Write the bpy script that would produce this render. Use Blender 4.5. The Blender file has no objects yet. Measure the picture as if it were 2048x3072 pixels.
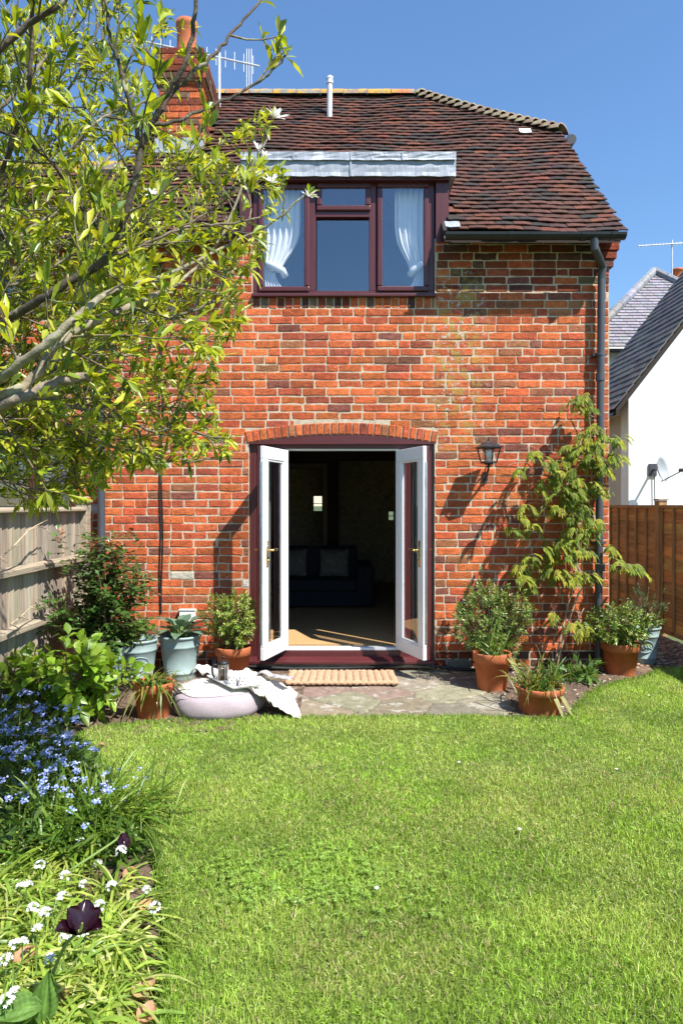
import bpy, math, random
import numpy as np
from mathutils import Vector, Matrix, Quaternion
random.seed(7); rng = np.random.default_rng(7)
R = math.radians
scene = bpy.context.scene
COL = scene.collection

# ---------------------------------------------------------------- camera, sky, sun, exposure
EYE = 1.55; F = 2048.0; HOR = 1515.0; WY = 6.42          # eye height, focal length (px), horizon row, distance of the house wall
cam_d = bpy.data.cameras.new("camera"); cam = bpy.data.objects.new("camera", cam_d); COL.objects.link(cam)
cam.location = (0, 0, EYE); cam.rotation_euler = (R(90), 0, 0)
cam_d.sensor_fit = 'VERTICAL'; cam_d.sensor_height = 36; cam_d.lens = 24
cam_d.shift_y = -21/3072; cam_d.clip_start = 0.05; cam_d.clip_end = 3000
scene.camera = cam
SUN_TRAVEL = Vector((-0.504, 0.5, -0.926)).normalized()
world = bpy.data.worlds.new("World"); scene.world = world; world.use_nodes = True
wn = world.node_tree.nodes; wl = world.node_tree.links
sky = wn.new('ShaderNodeTexSky'); sky.sky_type = 'NISHITA'; sky.sun_disc = False
sky.sun_elevation = math.asin(-SUN_TRAVEL.z); sky.sun_rotation = math.atan2(-SUN_TRAVEL.x, -SUN_TRAVEL.y)
sky.altitude = 0; sky.air_density = 1.4; sky.dust_density = 0.0; sky.ozone_density = 10.0
bg = wn['Background']; bg.inputs['Strength'].default_value = 0.105
wl.new(sky.outputs[0], bg.inputs['Color'])
sd = bpy.data.lights.new("sun", 'SUN'); sd.energy = 5.0; sd.angle = R(0.53); sd.color = (1.0, 0.955, 0.88)
so = bpy.data.objects.new("sun", sd); COL.objects.link(so); so.location = (6, -6, 12)
so.rotation_euler = SUN_TRAVEL.to_track_quat('-Z', 'Y').to_euler()
vs = scene.view_settings; vs.view_transform = 'Standard'; vs.look = 'None'; vs.gamma = 1; vs.exposure = 0.92; vs.use_curve_mapping = False

# ---------------------------------------------------------------- helpers
def wx(x): return (x-1024)*WY/F                         # photo column -> metres on the house wall
def wz(y): return EYE+(HOR-y)*WY/F
def sp(x, y, Y): return Vector(((x-1024)*Y/F, Y, EYE+(HOR-y)*Y/F))
def dp(x, y, Y): return sp(x*1.30612, y*1.30612, Y)

def mesh_from(name, v, loops, starts, col=None, smooth=False):
    me = bpy.data.meshes.new(name)
    v = np.asarray(v, np.float32); loops = np.asarray(loops, np.int32); starts = np.asarray(starts, np.int32)
    me.vertices.add(len(v)); me.vertices.foreach_set('co', v.ravel())
    me.loops.add(len(loops)); me.loops.foreach_set('vertex_index', loops)
    me.polygons.add(len(starts)); me.polygons.foreach_set('loop_start', starts)
    me.polygons.foreach_set('use_smooth', np.full(len(starts), bool(smooth)))
    me.update(calc_edges=True)
    if col is not None:
        c = np.ones((len(v), 4), np.float32); c[:, :3] = col
        me.color_attributes.new('col', 'FLOAT_COLOR', 'POINT').data.foreach_set('color', c.ravel())
    return me

def root_loc(o):
    while o.parent: o = o.parent
    return np.array(o.location)

def link(name, me, m, parent=None):
    o = bpy.data.objects.new(name, me); COL.objects.link(o)
    if m: me.materials.append(m)
    if parent:
        o.parent = parent
    return o

class MB:
    def __init__(s): s.v = []; s.f = []; s.c = []; s.n = 0
    def add(s, verts, faces, col=(1, 1, 1)):
        b = s.n; s.v.append(np.asarray([tuple(p) for p in verts], float)); k = len(verts); s.n += k
        s.c.append(np.tile(np.asarray(col, float), (k, 1)) if np.ndim(col) == 1 else np.asarray(col, float))
        s.f += [tuple(i+b for i in f) for f in faces]
    def box(s, x0, x1, y0, y1, z0, z1, col=(1, 1, 1)):
        s.add([(x0,y0,z0),(x1,y0,z0),(x1,y1,z0),(x0,y1,z0),(x0,y0,z1),(x1,y0,z1),(x1,y1,z1),(x0,y1,z1)],
              [(0,3,2,1),(4,5,6,7),(0,1,5,4),(1,2,6,5),(2,3,7,6),(3,0,4,7)], col)
    def obox(s, c, ax, ay, az, col=(1, 1, 1)):           # centre and three half-axes
        c, ax, ay, az = Vector(c), Vector(ax), Vector(ay), Vector(az)
        p = [c+ax*i+ay*j+az*k for k in (-1,1) for (i,j) in ((-1,-1),(1,-1),(1,1),(-1,1))]
        s.add(p, [(0,3,2,1),(4,5,6,7),(0,1,5,4),(1,2,6,5),(2,3,7,6),(3,0,4,7)], col)
    def bar(s, a, b, w, h, up=(0,0,1), col=(1,1,1)):
        a, b, up = Vector(a), Vector(b), Vector(up); d = b-a; t = d.normalized()
        sd_ = t.cross(up).normalized(); u = sd_.cross(t)
        s.obox((a+b)/2, d/2, sd_*(w/2), u*(h/2), col)
    def prism(s, poly, axis, a0, a1, col=(1,1,1)):       # polygon in the two other axes, extruded along axis
        n = len(poly)
        def P(q, a):
            return {'x': (a,q[0],q[1]), 'y': (q[0],a,q[1]), 'z': (q[0],q[1],a)}[axis]
        v = [P(q,a0) for q in poly]+[P(q,a1) for q in poly]
        s.add(v, [tuple(range(n))[::-1], tuple(range(n,2*n))]+[(i,(i+1)%n,n+(i+1)%n,n+i) for i in range(n)], col)
    def tube(s, pts, r, n=8, col=(1,1,1), cap=True):
        pts = [Vector(p) for p in pts]; m = len(pts)
        r = [r]*m if np.isscalar(r) else r
        t0 = (pts[1]-pts[0]).normalized(); u = t0.orthogonal().normalized(); v = []
        for i, p in enumerate(pts):
            t = (pts[min(i+1,m-1)]-pts[max(i-1,0)]).normalized()
            u = (u-t*u.dot(t)).normalized(); w = t.cross(u)
            for k in range(n):
                a = 2*math.pi*k/n; v.append(p+(u*math.cos(a)+w*math.sin(a))*r[i])
        f = [(i*n+k, i*n+(k+1)%n, (i+1)*n+(k+1)%n, (i+1)*n+k) for i in range(m-1) for k in range(n)]
        if cap: f += [tuple(range(n))[::-1], tuple(range((m-1)*n, m*n))]
        s.add(v, f, col)
    def lathe(s, prof, c=(0,0,0), n=32, col=(1,1,1), wob=0):
        v = []; m = len(prof)
        for (r, z) in prof:
            for k in range(n):
                a = 2*math.pi*k/n; rr = r*(1+wob*math.sin(3*a+z*9))
                v.append((c[0]+rr*math.cos(a), c[1]+rr*math.sin(a), c[2]+z))
        f = [(i*n+k, i*n+(k+1)%n, (i+1)*n+(k+1)%n, (i+1)*n+k) for i in range(m-1) for k in range(n)]
        s.add(v, f, col)
    def grid(s, P, col=(1,1,1)):                         # P[i][j] of points
        a, b = len(P), len(P[0])
        s.add([p for row in P for p in row], [(i*b+j,i*b+j+1,(i+1)*b+j+1,(i+1)*b+j) for i in range(a-1) for j in range(b-1)], col)
    def build(s, name, m, parent=None, smooth=False, bevel=0, solid=0, subsurf=0):
        v = np.concatenate(s.v)
        if parent is not None: v = v-root_loc(parent)
        loops = [i for f in s.f for i in f]; st = np.cumsum([0]+[len(f) for f in s.f])[:-1]
        o = link(name, mesh_from(name, v, loops, st, np.concatenate(s.c), smooth), m, parent)
        if solid:
            q = o.modifiers.new('solid', 'SOLIDIFY'); q.thickness = solid; q.offset = 0
        if bevel:
            q = o.modifiers.new('bevel', 'BEVEL'); q.width = bevel; q.segments = 2; q.limit_method = 'ANGLE'; q.angle_limit = R(40)
        if subsurf:
            q = o.modifiers.new('sub', 'SUBSURF'); q.levels = subsurf; q.render_levels = subsurf
        return o

class Ribbons:                                           # leaves and blades, gathered and meshed in one go
    def __init__(s): s.b=[]; s.d=[]; s.u=[]; s.L=[]; s.W=[]; s.bend=[]; s.c=[]; s.fold=[]
    def add(s, base, d, up, L, W, bend=0.1, col=(.1,.2,.03), fold=0.25):
        s.b.append(tuple(base)); s.d.append(tuple(d)); s.u.append(tuple(up)); s.L.append(L); s.W.append(W); s.bend.append(bend); s.c.append(col); s.fold.append(fold)
    def build(s, name, m, parent=None, segs=3, prof='leaf'):
        me = ribbon_mesh(name, np.array(s.b), np.array(s.d), np.array(s.u), np.array(s.L), np.array(s.W), np.array(s.bend), np.array(s.c), segs, prof, np.array(s.fold), parent)
        return link(name, me, m, parent)

def ribbon_mesh(name, b, d, u, L, W, bend, c, segs, prof, fold, parent=None):
    if parent is not None: b = b-root_loc(parent)
    d = d/np.maximum(np.linalg.norm(d,axis=1,keepdims=True),1e-6)
    side = np.cross(d, u); side /= np.maximum(np.linalg.norm(side,axis=1,keepdims=True),1e-6)
    nrm = np.cross(side, d); N = len(b)
    t = np.linspace(0,1,segs+1)
    w = {'leaf': np.sin(np.pi*np.clip(t,0.03,0.985)**0.85), 'obov': np.sin(np.pi*np.clip(t,0.05,0.98)**1.35),
         'blade': np.clip(1.15*(1-t**2.2),0.04,1)*np.minimum(1,0.6+t*2), 'strap': np.minimum(1,0.75+t)*np.clip((1-t)*3.5,0.06,1)}[prof]
    two = fold is None
    ctr = b[:,None,:]+d[:,None,:]*(L[:,None]*t)[:,:,None] + np.array([0,0,-1.0])*((bend*L)[:,None]*t**2)[:,:,None]
    hw = (W[:,None]*0.5*w)[:,:,None]
    if two:
        V = np.stack([ctr-side[:,None,:]*hw, ctr+side[:,None,:]*hw], 2); k = 2
    else:
        up_ = nrm[:,None,:]*hw*fold[:,None,None]
        V = np.stack([ctr-side[:,None,:]*hw+up_, ctr, ctr+side[:,None,:]*hw+up_], 2); k = 3
    V = V.reshape(-1,3)
    per = (segs+1)*k
    fs = []
    for i in range(segs):
        for j in range(k-1):
            fs.append((i*k+j, i*k+j+1, (i+1)*k+j+1, (i+1)*k+j))
    fs = np.array(fs); loops = (np.arange(N)[:,None,None]*per+fs[None]).reshape(-1)
    st = np.arange(N*len(fs))*4
    return mesh_from(name, V, loops, st, np.repeat(c, per, 0), True)

def thing(name, label, cat, loc=(0,0,0), group=None):
    o = bpy.data.objects.new(name, None); COL.objects.link(o); o.location = loc; o.empty_display_size = 0.1
    return tag(o, label, cat, group)
def tag(o, label, cat, group=None):
    o['label'] = label; o['category'] = cat
    if group: o['group'] = group
    return o
def kind(o, k): o['kind'] = k; return o
def copy_tree(o, loc, label, group=None):
    r = o.copy(); COL.objects.link(r); r.location = loc; r['label'] = label
    if group: r['group'] = group
    for ch in list(o.children):
        c = ch.copy(); COL.objects.link(c); c.parent = r
        for g in list(ch.children):
            d = g.copy(); COL.objects.link(d); d.parent = c
    return r
def rv(a=1.0): return Vector((random.uniform(-a,a), random.uniform(-a,a), random.uniform(-a,a)))
def jit(c, a=0.15):
    k = 1+random.uniform(-a,a); return tuple(max(0,x*k*(1+random.uniform(-a,a)*0.4)) for x in c)

# ---------------------------------------------------------------- materials
def new_mat(name):
    m = bpy.data.materials.new(name); m.use_nodes = True
    nt = m.node_tree; return m, nt, nt.nodes['Principled BSDF']
def nd(nt, t, **k):
    n = nt.nodes.new(t)
    for a, b in k.items():
        if a.startswith('i_'):
            key = a[2:]; n.inputs[int(key) if key.isdigit() else key].default_value = b
        else: setattr(n, a, b)
    return n
def coords(nt, scale=(1,1,1), src='Object'):
    tc = nd(nt, 'ShaderNodeTexCoord'); mp = nd(nt, 'ShaderNodeMapping'); mp.inputs['Scale'].default_value = scale
    nt.links.new(tc.outputs[src], mp.inputs[0]); return mp.outputs[0]
def noise(nt, vec, scale, detail=4, rough=0.6):
    n = nd(nt, 'ShaderNodeTexNoise'); n.inputs['Scale'].default_value = scale; n.inputs['Detail'].default_value = detail; n.inputs['Roughness'].default_value = rough
    nt.links.new(vec, n.inputs['Vector']); return n.outputs[0]
def ramp(nt, fac, stops):
    r = nd(nt, 'ShaderNodeValToRGB'); e = r.color_ramp.elements
    while len(e) < len(stops): e.new(0.5)
    for i, (p, c) in enumerate(stops):
        e[i].position = p; e[i].color = (c, c, c, 1) if np.isscalar(c) else (*c, 1)
    nt.links.new(fac, r.inputs[0]); return r.outputs[0]
def mix(nt, fac, a, b, mode='MIX'):
    m = nd(nt, 'ShaderNodeMix', data_type='RGBA', blend_type=mode); L = nt.links
    for s, x in ((m.inputs[0], fac), (m.inputs[6], a), (m.inputs[7], b)):
        if hasattr(x, 'node'): L.new(x, s)
        else: s.default_value = x if np.isscalar(x) else (*x, 1)
    return m.outputs[2]
def attr(nt):
    return nd(nt, 'ShaderNodeAttribute', attribute_name='col').outputs['Color']
def bump(nt, bsdf, h, strength, dist=0.01):
    b = nd(nt, 'ShaderNodeBump'); b.inputs['Strength'].default_value = strength; b.inputs['Distance'].default_value = dist
    nt.links.new(h, b.inputs['Height']); nt.links.new(b.outputs[0], bsdf.inputs['Normal'])
def simple(name, base, rough=0.6, metal=0.0, spec=0.5, var=None, bmp=None, scale=(1,1,1), use_attr=False, spots=None):
    """base colour (or the mesh's own colour), mottled by noise; spots = (scale, threshold, colour) of dirt or lichen"""
    m, nt, b = new_mat(name)
    b.inputs['Roughness'].default_value = rough; b.inputs['Metallic'].default_value = metal; b.inputs['Specular IOR Level'].default_value = spec
    vec = coords(nt, scale); c = attr(nt) if use_attr else base
    if var:
        n = ramp(nt, noise(nt, vec, var[0]), [(0.3, var[1]), (0.7, var[2])]); c = mix(nt, 1.0, c, n, 'MULTIPLY')
    for s in (spots or []):
        k = ramp(nt, noise(nt, vec, s[0], 5, 0.65), [(s[1], 0.0), (s[1]+0.06, s[3] if len(s) > 3 else 1.0)]); c = mix(nt, k, c, s[2])
    if hasattr(c, 'node'): nt.links.new(c, b.inputs['Base Color'])
    else: b.inputs['Base Color'].default_value = (*c, 1)
    if bmp: bump(nt, b, noise(nt, vec, bmp[0], 5), bmp[1], bmp[2] if len(bmp) > 2 else 0.01)
    return m
def leaf_mat(name, trans=0.35, rough=0.4, spec=0.5, tint=(1.35, 1.25, 0.5)):
    m, nt, b = new_mat(name); out = nt.nodes['Material Output']
    b.inputs['Roughness'].default_value = rough; b.inputs['Specular IOR Level'].default_value = spec
    vec = coords(nt); c = mix(nt, 1.0, attr(nt), ramp(nt, noise(nt, vec, 35, 3), [(0.3, 0.75), (0.7, 1.2)]), 'MULTIPLY')
    nt.links.new(c, b.inputs['Base Color'])
    tr = nd(nt, 'ShaderNodeBsdfTranslucent'); nt.links.new(mix(nt, 1.0, c, tint, 'MULTIPLY'), tr.inputs[0])
    ms = nd(nt, 'ShaderNodeMixShader'); ms.inputs[0].default_value = trans
    nt.links.new(b.outputs[0], ms.inputs[1]); nt.links.new(tr.outputs[0], ms.inputs[2]); nt.links.new(ms.outputs[0], out.inputs[0])
    return m
def glass_mat(name, lo, hi, tint=(1,1,1)):
    m, nt, b = new_mat(name); nt.nodes.remove(b); out = nt.nodes['Material Output']
    lw = nd(nt, 'ShaderNodeLayerWeight'); lw.inputs[0].default_value = 0.5
    p = nd(nt, 'ShaderNodeMath', operation='POWER'); nt.links.new(lw.outputs['Facing'], p.inputs[0]); p.inputs[1].default_value = 4
    mr = nd(nt, 'ShaderNodeMapRange'); nt.links.new(p.outputs[0], mr.inputs[0]); mr.inputs[3].default_value = lo; mr.inputs[4].default_value = hi
    t = nd(nt, 'ShaderNodeBsdfTransparent'); t.inputs[0].default_value = (*tint, 1)
    g = nd(nt, 'ShaderNodeBsdfGlossy'); g.inputs['Roughness'].default_value = 0.0; g.inputs[0].default_value = (0.95, 0.97, 1, 1)
    ms = nd(nt, 'ShaderNodeMixShader'); nt.links.new(mr.outputs[0], ms.inputs[0]); nt.links.new(t.outputs[0], ms.inputs[1]); nt.links.new(g.outputs[0], ms.inputs[2])
    nt.links.new(ms.outputs[0], out.inputs[0]); return m

def brick_material():
    m, nt, b = new_mat('brick'); b.inputs['Roughness'].default_value = 0.85; b.inputs['Specular IOR Level'].default_value = 0.25
    vec = coords(nt); c = attr(nt)
    c = mix(nt, 1.0, c, ramp(nt, noise(nt, vec, 22, 6, 0.7), [(0.3, 0.55), (0.68, 1.25)]), 'MULTIPLY')
    c = mix(nt, 1.0, c, ramp(nt, noise(nt, vec, 3.2, 3), [(0.35, 0.8), (0.65, 1.12)]), 'MULTIPLY')
    c = mix(nt, ramp(nt, noise(nt, vec, 60, 4, 0.7), [(0.58, 0.0), (0.70, 0.6)]), c, (0.10, 0.035, 0.02))
    k = ramp(nt, noise(nt, coords(nt, (1, 1, 1.6)), 11, 6, 0.72), [(0.655, 0.0), (0.70, 0.75)]); c = mix(nt, k, c, (0.62, 0.55, 0.48))   # lime bloom
    # lichen in a streak below the dormer's right corner
    sx = nd(nt, 'ShaderNodeSeparateXYZ'); nt.links.new(coords(nt), sx.inputs[0])
    def band(o, a0, a1, b1, b0):
        r = ramp(nt, nd_map(nt, o, a0, b0), [(0.0, 0.0), ((a1-a0)/(b0-a0), 1.0), ((b1-a0)/(b0-a0), 1.0), (1.0, 0.0)]); return r
    mk = mix(nt, 1.0, band(sx.outputs[0], 0.78, 0.95, 1.2, 1.45), band(sx.outputs[2], 1.9, 2.4, 3.5, 3.9), 'MULTIPLY')
    n2 = ramp(nt, noise(nt, vec, 9, 6, 0.7), [(0.475, 0.0), (0.57, 0.8)])
    c = mix(nt, mix(nt, 1.0, mk, n2, 'MULTIPLY'), c, (0.34, 0.25, 0.06))
    n3 = ramp(nt, noise(nt, vec, 17, 6, 0.7), [(0.56, 0.0), (0.62, 0.8)])
    c = mix(nt, mix(nt, 1.0, mk, n3, 'MULTIPLY'), c, (0.5, 0.5, 0.5))
    nt.links.new(c, b.inputs['Base Color'])
    h = mix(nt, 0.35, noise(nt, vec, 45, 6, 0.7), noise(nt, coords(nt, (0.4, 1, 1.4)), 90, 4), 'MIX')
    bump(nt, b, h, 0.9, 0.016)
    return m
def nd_map(nt, o, a, b_):
    mr = nd(nt, 'ShaderNodeMapRange'); nt.links.new(o, mr.inputs[0]); mr.inputs[1].default_value = a; mr.inputs[2].default_value = b_; return mr.outputs[0]

M = {}
M['brick'] = brick_material()
M['mortar'] = simple('mortar', (0.56, 0.47, 0.345), 0.95, var=(14, 0.65, 1.1), bmp=(120, 0.6), spots=[(5, 0.58, (0.28, 0.25, 0.17), 0.6)])
M['tile'] = simple('clay_tile', (1,1,1), 0.8, use_attr=True, var=(18, 0.6, 1.25), bmp=(50, 0.5), spec=0.3, spots=[(10, 0.68, (0.35, 0.33, 0.26), 0.6)])
M['ridge'] = simple('lichened_ridge', (1,1,1), 0.9, use_attr=True, var=(20, 0.7, 1.15), bmp=(60, 0.6), spots=[(9, 0.51, (0.50, 0.28, 0.03)), (14, 0.55, (0.25, 0.23, 0.19))])
M['hip'] = simple('weathered_hip_tile', (1,1,1), 0.9, use_attr=True, var=(20, 0.6, 1.2), bmp=(60, 0.6), spots=[(12, 0.52, (0.26, 0.24, 0.15))])
M['lead'] = simple('lead_sheet', (0.30, 0.325, 0.37), 0.55, metal=0.25, var=(5, 0.72, 1.15), bmp=(6, 0.5, 0.03), scale=(1, 1, 0.35), spots=[(16, 0.66, (0.20, 0.21, 0.24), 0.8), (30, 0.74, (0.25, 0.12, 0.06), 0.8), (7, 0.60, (0.48, 0.51, 0.56), 0.7)])
M['brown'] = simple('rosewood_upvc', (0.085, 0.018, 0.020), 0.35, var=(60, 0.75, 1.15), scale=(1, 1, 0.05), bmp=(120, 0.05))
M['brownh'] = simple('rosewood_upvc_across', (0.085, 0.018, 0.020), 0.35, var=(60, 0.75, 1.15), scale=(0.05, 1, 1))
M['upvc'] = simple('white_upvc', (0.78, 0.79, 0.80), 0.3, var=(3, 0.95, 1.0))
M['gutter'] = simple('black_gutter', (0.018, 0.020, 0.024), 0.38, bmp=(40, 0.05), var=(10, 0.8, 1.3))
M['pipe'] = simple('grey_downpipe', (0.052, 0.056, 0.066), 0.45, var=(9, 0.85, 1.2), scale=(1, 1, 0.3))
M['greypipe'] = simple('pale_grey_pipe', (0.62, 0.63, 0.66), 0.5, var=(9, 0.7, 1.1))
M['glass'] = glass_mat('window_glass', 0.115, 0.95)
M['doorglass'] = glass_mat('door_glass', 0.07, 0.9)
M['lampglass'] = glass_mat('lantern_glass', 0.06, 0.8)
M['curtain'] = simple('white_curtain', (0.80, 0.82, 0.84), 0.9, bmp=(200, 0.05))
M['brass'] = simple('brass', (0.75, 0.50, 0.16), 0.22, metal=1.0)
M['steel'] = simple('galvanised_steel', (0.55, 0.56, 0.58), 0.35, metal=0.9, var=(20, 0.8, 1.1))
M['black'] = simple('black_paint', (0.018, 0.019, 0.024), 0.35, var=(30, 0.7, 1.6), spots=[(40, 0.70, (0.3, 0.3, 0.3), 0.5)])
M['rubber'] = simple('black_cable', (0.012, 0.012, 0.013), 0.5, bmp=(80, 0.1))
M['white'] = simple('white_enamel', (0.78, 0.78, 0.77), 0.35)
M['render'] = simple('white_render', (0.80, 0.80, 0.80), 0.9, var=(1.5, 0.93, 1.03), bmp=(25, 0.25))
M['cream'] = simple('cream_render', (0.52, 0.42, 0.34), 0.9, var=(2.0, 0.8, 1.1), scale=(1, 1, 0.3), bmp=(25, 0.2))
M['slate'] = simple('slate', (1,1,1), 0.8, spec=0.25, use_attr=True, var=(9, 0.75, 1.2), bmp=(25, 0.4), spots=[(2.5, 0.66, (0.35, 0.34, 0.34), 0.5)])
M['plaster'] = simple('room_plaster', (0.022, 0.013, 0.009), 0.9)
M['carpet'] = simple('sisal_carpet', (0.50, 0.30, 0.13), 0.95, var=(40, 0.8, 1.1), bmp=(220, 0.5))
M['sofa'] = simple('dark_blue_upholstery', (0.012, 0.017, 0.03), 0.9, bmp=(150, 0.3))
M['cushion'] = simple('patterned_cushion', (0.16, 0.15, 0.14), 0.9, spots=[(14, 0.58, (0.30, 0.24, 0.22))])
M['oldwood'] = simple('weathered_fence_wood', (1,1,1), 0.85, use_attr=True, scale=(1, 1, 0.06), var=(40, 0.62, 1.2), bmp=(90, 0.5), spots=[(18, 0.66, (0.13, 0.10, 0.07), 0.7)])
M['oldrail'] = simple('weathered_rail_wood', (0.34, 0.28, 0.20), 0.85, scale=(1, 0.06, 1), var=(40, 0.65, 1.15), bmp=(90, 0.5))
M['newwood'] = simple('stained_panel_wood', (1,1,1), 0.75, use_attr=True, scale=(1, 0.08, 1), var=(30, 0.55, 1.25), bmp=(60, 0.4))
M['newpost'] = simple('stained_post_wood', (0.40, 0.23, 0.09), 0.75, scale=(1, 1, 0.07), var=(35, 0.6, 1.2), bmp=(60, 0.4))
M['terracotta'] = simple('terracotta', (0.46, 0.13, 0.045), 0.85, var=(8, 0.75, 1.15), bmp=(60, 0.25), spots=[(6, 0.62, (0.50, 0.30, 0.20), 0.5), (12, 0.66, (0.16, 0.10, 0.05), 0.6)])
M['sage'] = simple('sage_glaze', (0.27, 0.36, 0.35), 0.5, var=(5, 0.82, 1.1), bmp=(30, 0.15), spots=[(9, 0.64, (0.18, 0.20, 0.17), 0.5)])
M['soil'] = simple('soil', (0.16, 0.105, 0.07), 1.0, var=(30, 0.45, 1.35), bmp=(70, 1.0, 0.02), spots=[(55, 0.66, (0.34, 0.26, 0.19), 0.8)])
M['potsoil'] = simple('pot_soil', (0.05, 0.033, 0.022), 1.0, var=(40, 0.5, 1.4), bmp=(90, 1.0, 0.02))
M['earth'] = simple('meadow_ground', (0.07, 0.10, 0.03), 1.0, var=(3, 0.7, 1.2))
M['turf'] = simple('turf', (0.13, 0.19, 0.035), 1.0, var=(25, 0.55, 1.25), bmp=(80, 0.8, 0.02), spots=[(6, 0.62, (0.20, 0.17, 0.07), 0.5)])
M['gravelbed'] = simple('gravel_bed', (0.20, 0.13, 0.085), 1.0, var=(45, 0.5, 1.4), bmp=(60, 1.0, 0.02))
M['pebble'] = simple('pebble', (1,1,1), 0.8, use_attr=True, var=(60, 0.7, 1.2))
M['casing'] = simple('dim_painted_casing', (0.11, 0.085, 0.055), 0.6)
M['dish'] = simple('grey_dish', (0.30, 0.32, 0.34), 0.5)
M['grille'] = simple('dull_metal_grille', (0.17, 0.165, 0.15), 0.6, var=(30, .7, 1.2))
M['underlay'] = simple('roof_underlay', (0.03, 0.022, 0.018), 0.9)
M['stone'] = simple('paving_stone', (1,1,1), 0.85, use_attr=True, var=(14, 0.68, 1.15), bmp=(35, 0.7, 0.012), spots=[(6, 0.57, (0.42, 0.395, 0.345), 0.7), (5, 0.58, (0.13, 0.115, 0.07), 0.55), (14, 0.66, (0.5, 0.47, 0.42), 0.8), (40, 0.70, (0.50, 0.47, 0.42), 0.6)])
M['bark'] = simple('grey_bark', (1, 1, 1), 0.85, use_attr=True, var=(25, 0.5, 1.35), bmp=(50, 0.6), spots=[(12, 0.58, (0.34, 0.33, 0.22), 0.7)])
M['stem'] = simple('brown_stem', (0.19, 0.12, 0.065), 0.8, var=(30, 0.6, 1.3), bmp=(60, 0.4))
M['vine'] = simple('pale_vine_stem', (0.42, 0.33, 0.22), 0.8, var=(30, 0.6, 1.2), bmp=(60, 0.4))
M['greenstem'] = simple('green_stem', (0.14, 0.22, 0.045), 0.6)
M['leaf'] = leaf_mat('bright_leaf', 0.42, 0.36)
M['wleaf'] = leaf_mat('climber_leaf', 0.35, 0.6, 0.25, (1.25, 1.2, 0.5))
M['gloss'] = leaf_mat('glossy_leaf', 0.25, 0.33, 0.5)
M['dull'] = leaf_mat('bloomy_leaf', 0.2, 0.55, 0.4, (1.1, 1.2, 0.8))
M['grass'] = leaf_mat('grass_blade', 0.36, 0.45, 0.4)
M['petal'] = leaf_mat('petal', 0.25, 0.6, 0.3, (1, 1, 1))
M['dark_petal'] = leaf_mat('dark_petal', 0.12, 0.28, 0.6, (1.5, 0.5, 0.8))
M['dead'] = leaf_mat('dead_leaf', 0.15, 0.7, 0.3, (1.2, 1, 0.7))
M['linen'] = simple('lilac_linen', (0.43, 0.355, 0.39), 0.95, var=(30, 0.86, 1.06), scale=(1, 1, 6), bmp=(150, 0.35))
M['throw'] = simple('white_cotton_throw', (0.70, 0.665, 0.59), 0.95, bmp=(120, 0.5, 0.01), var=(20, 0.95, 1.03))
M['jute'] = simple('woven_coir', (1,1,1), 0.95, use_attr=True, var=(70, 0.7, 1.2), bmp=(160, 0.8))
M['coffee'] = simple('coffee', (0.05, 0.022, 0.008), 0.1)
M['paint'] = simple('painted_marks', (1,1,1), 0.4, use_attr=True)
M['paper'] = simple('printed_paper', (0.52, 0.50, 0.50), 0.4, var=(22, 0.35, 1.2), scale=(1, 3, 1))
# ---------------------------------------------------------------- ground, lawn, beds, patio
def inside(poly, x, y):
    x = np.asarray(x); y = np.asarray(y); r = np.zeros(x.shape, bool); n = len(poly)
    for i in range(n):
        (x0,y0),(x1,y1) = poly[i], poly[(i+1)%n]
        c = ((y0 > y) != (y1 > y)) & (x < (x1-x0)*(y-y0)/((y1-y0) if y1 != y0 else 1e-9)+x0); r ^= c
    return r
LAWN = [(-.40,-3),(-.42,1.3),(-.48,1.7),(-.535,2.04),(-.60,2.4),(-.72,2.75),(-.82,3.04),(-.98,3.35),(-1.22,3.75),(-1.52,4.2),(-1.74,4.52),(-1.70,4.68),(-1.45,4.80),(-1.1,4.87),(-.6,4.91),(0,4.94),(.6,4.95),(1.1,4.95),(1.35,4.90),(1.62,4.93),(1.74,5.1),(1.92,5.4),(2.12,5.68),(2.42,5.93),(2.75,6.12),(3.0,6.40),(3.74,6.45),(3.74,-3)]
b = MB(); b.add([(-900,-900,-.06),(900,-900,-.06),(900,900,-.06),(-900,900,-.06)], [(0,1,2,3)])
kind(b.build('ground', M['earth']), 'structure')
b = MB(); b.add([(x,y,.014) for x,y in LAWN], [tuple(range(len(LAWN)))])
kind(b.build('lawn', M['turf']), 'structure')

def vnoise(x, y, s, seed):                                # cheap smooth noise
    g = np.random.default_rng(seed).random((64,64)); xs, ys = x/s, y/s
    xi, yi = np.floor(xs).astype(int), np.floor(ys).astype(int); fx, fy = xs-xi, ys-yi
    fx = fx*fx*(3-2*fx); fy = fy*fy*(3-2*fy); G = lambda a,c: g[a%64,c%64]
    return (G(xi,yi)*(1-fx)+G(xi+1,yi)*fx)*(1-fy)+(G(xi,yi+1)*(1-fx)+G(xi+1,yi+1)*fx)*fy
def heightfield(name, m, x0, x1, y0, y1, step, hf, mask=None, colf=None):
    X, Y = np.meshgrid(np.arange(x0,x1+1e-6,step), np.arange(y0,y1+1e-6,step)); Z = hf(X,Y)
    h, w = X.shape; idx = np.arange(h*w).reshape(h,w)
    q = np.stack([idx[:-1,:-1],idx[:-1,1:],idx[1:,1:],idx[1:,:-1]],-1).reshape(-1,4)
    if mask is not None:
        cx = (X[:-1,:-1]+step/2).ravel(); cy = (Y[:-1,:-1]+step/2).ravel(); q = q[mask(cx,cy)]
    V = np.stack([X,Y,Z],-1).reshape(-1,3)
    return link(name, mesh_from(name, V, q.ravel(), np.arange(len(q))*4, None if colf is None else colf(X,Y).reshape(-1,3), True), m)
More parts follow.
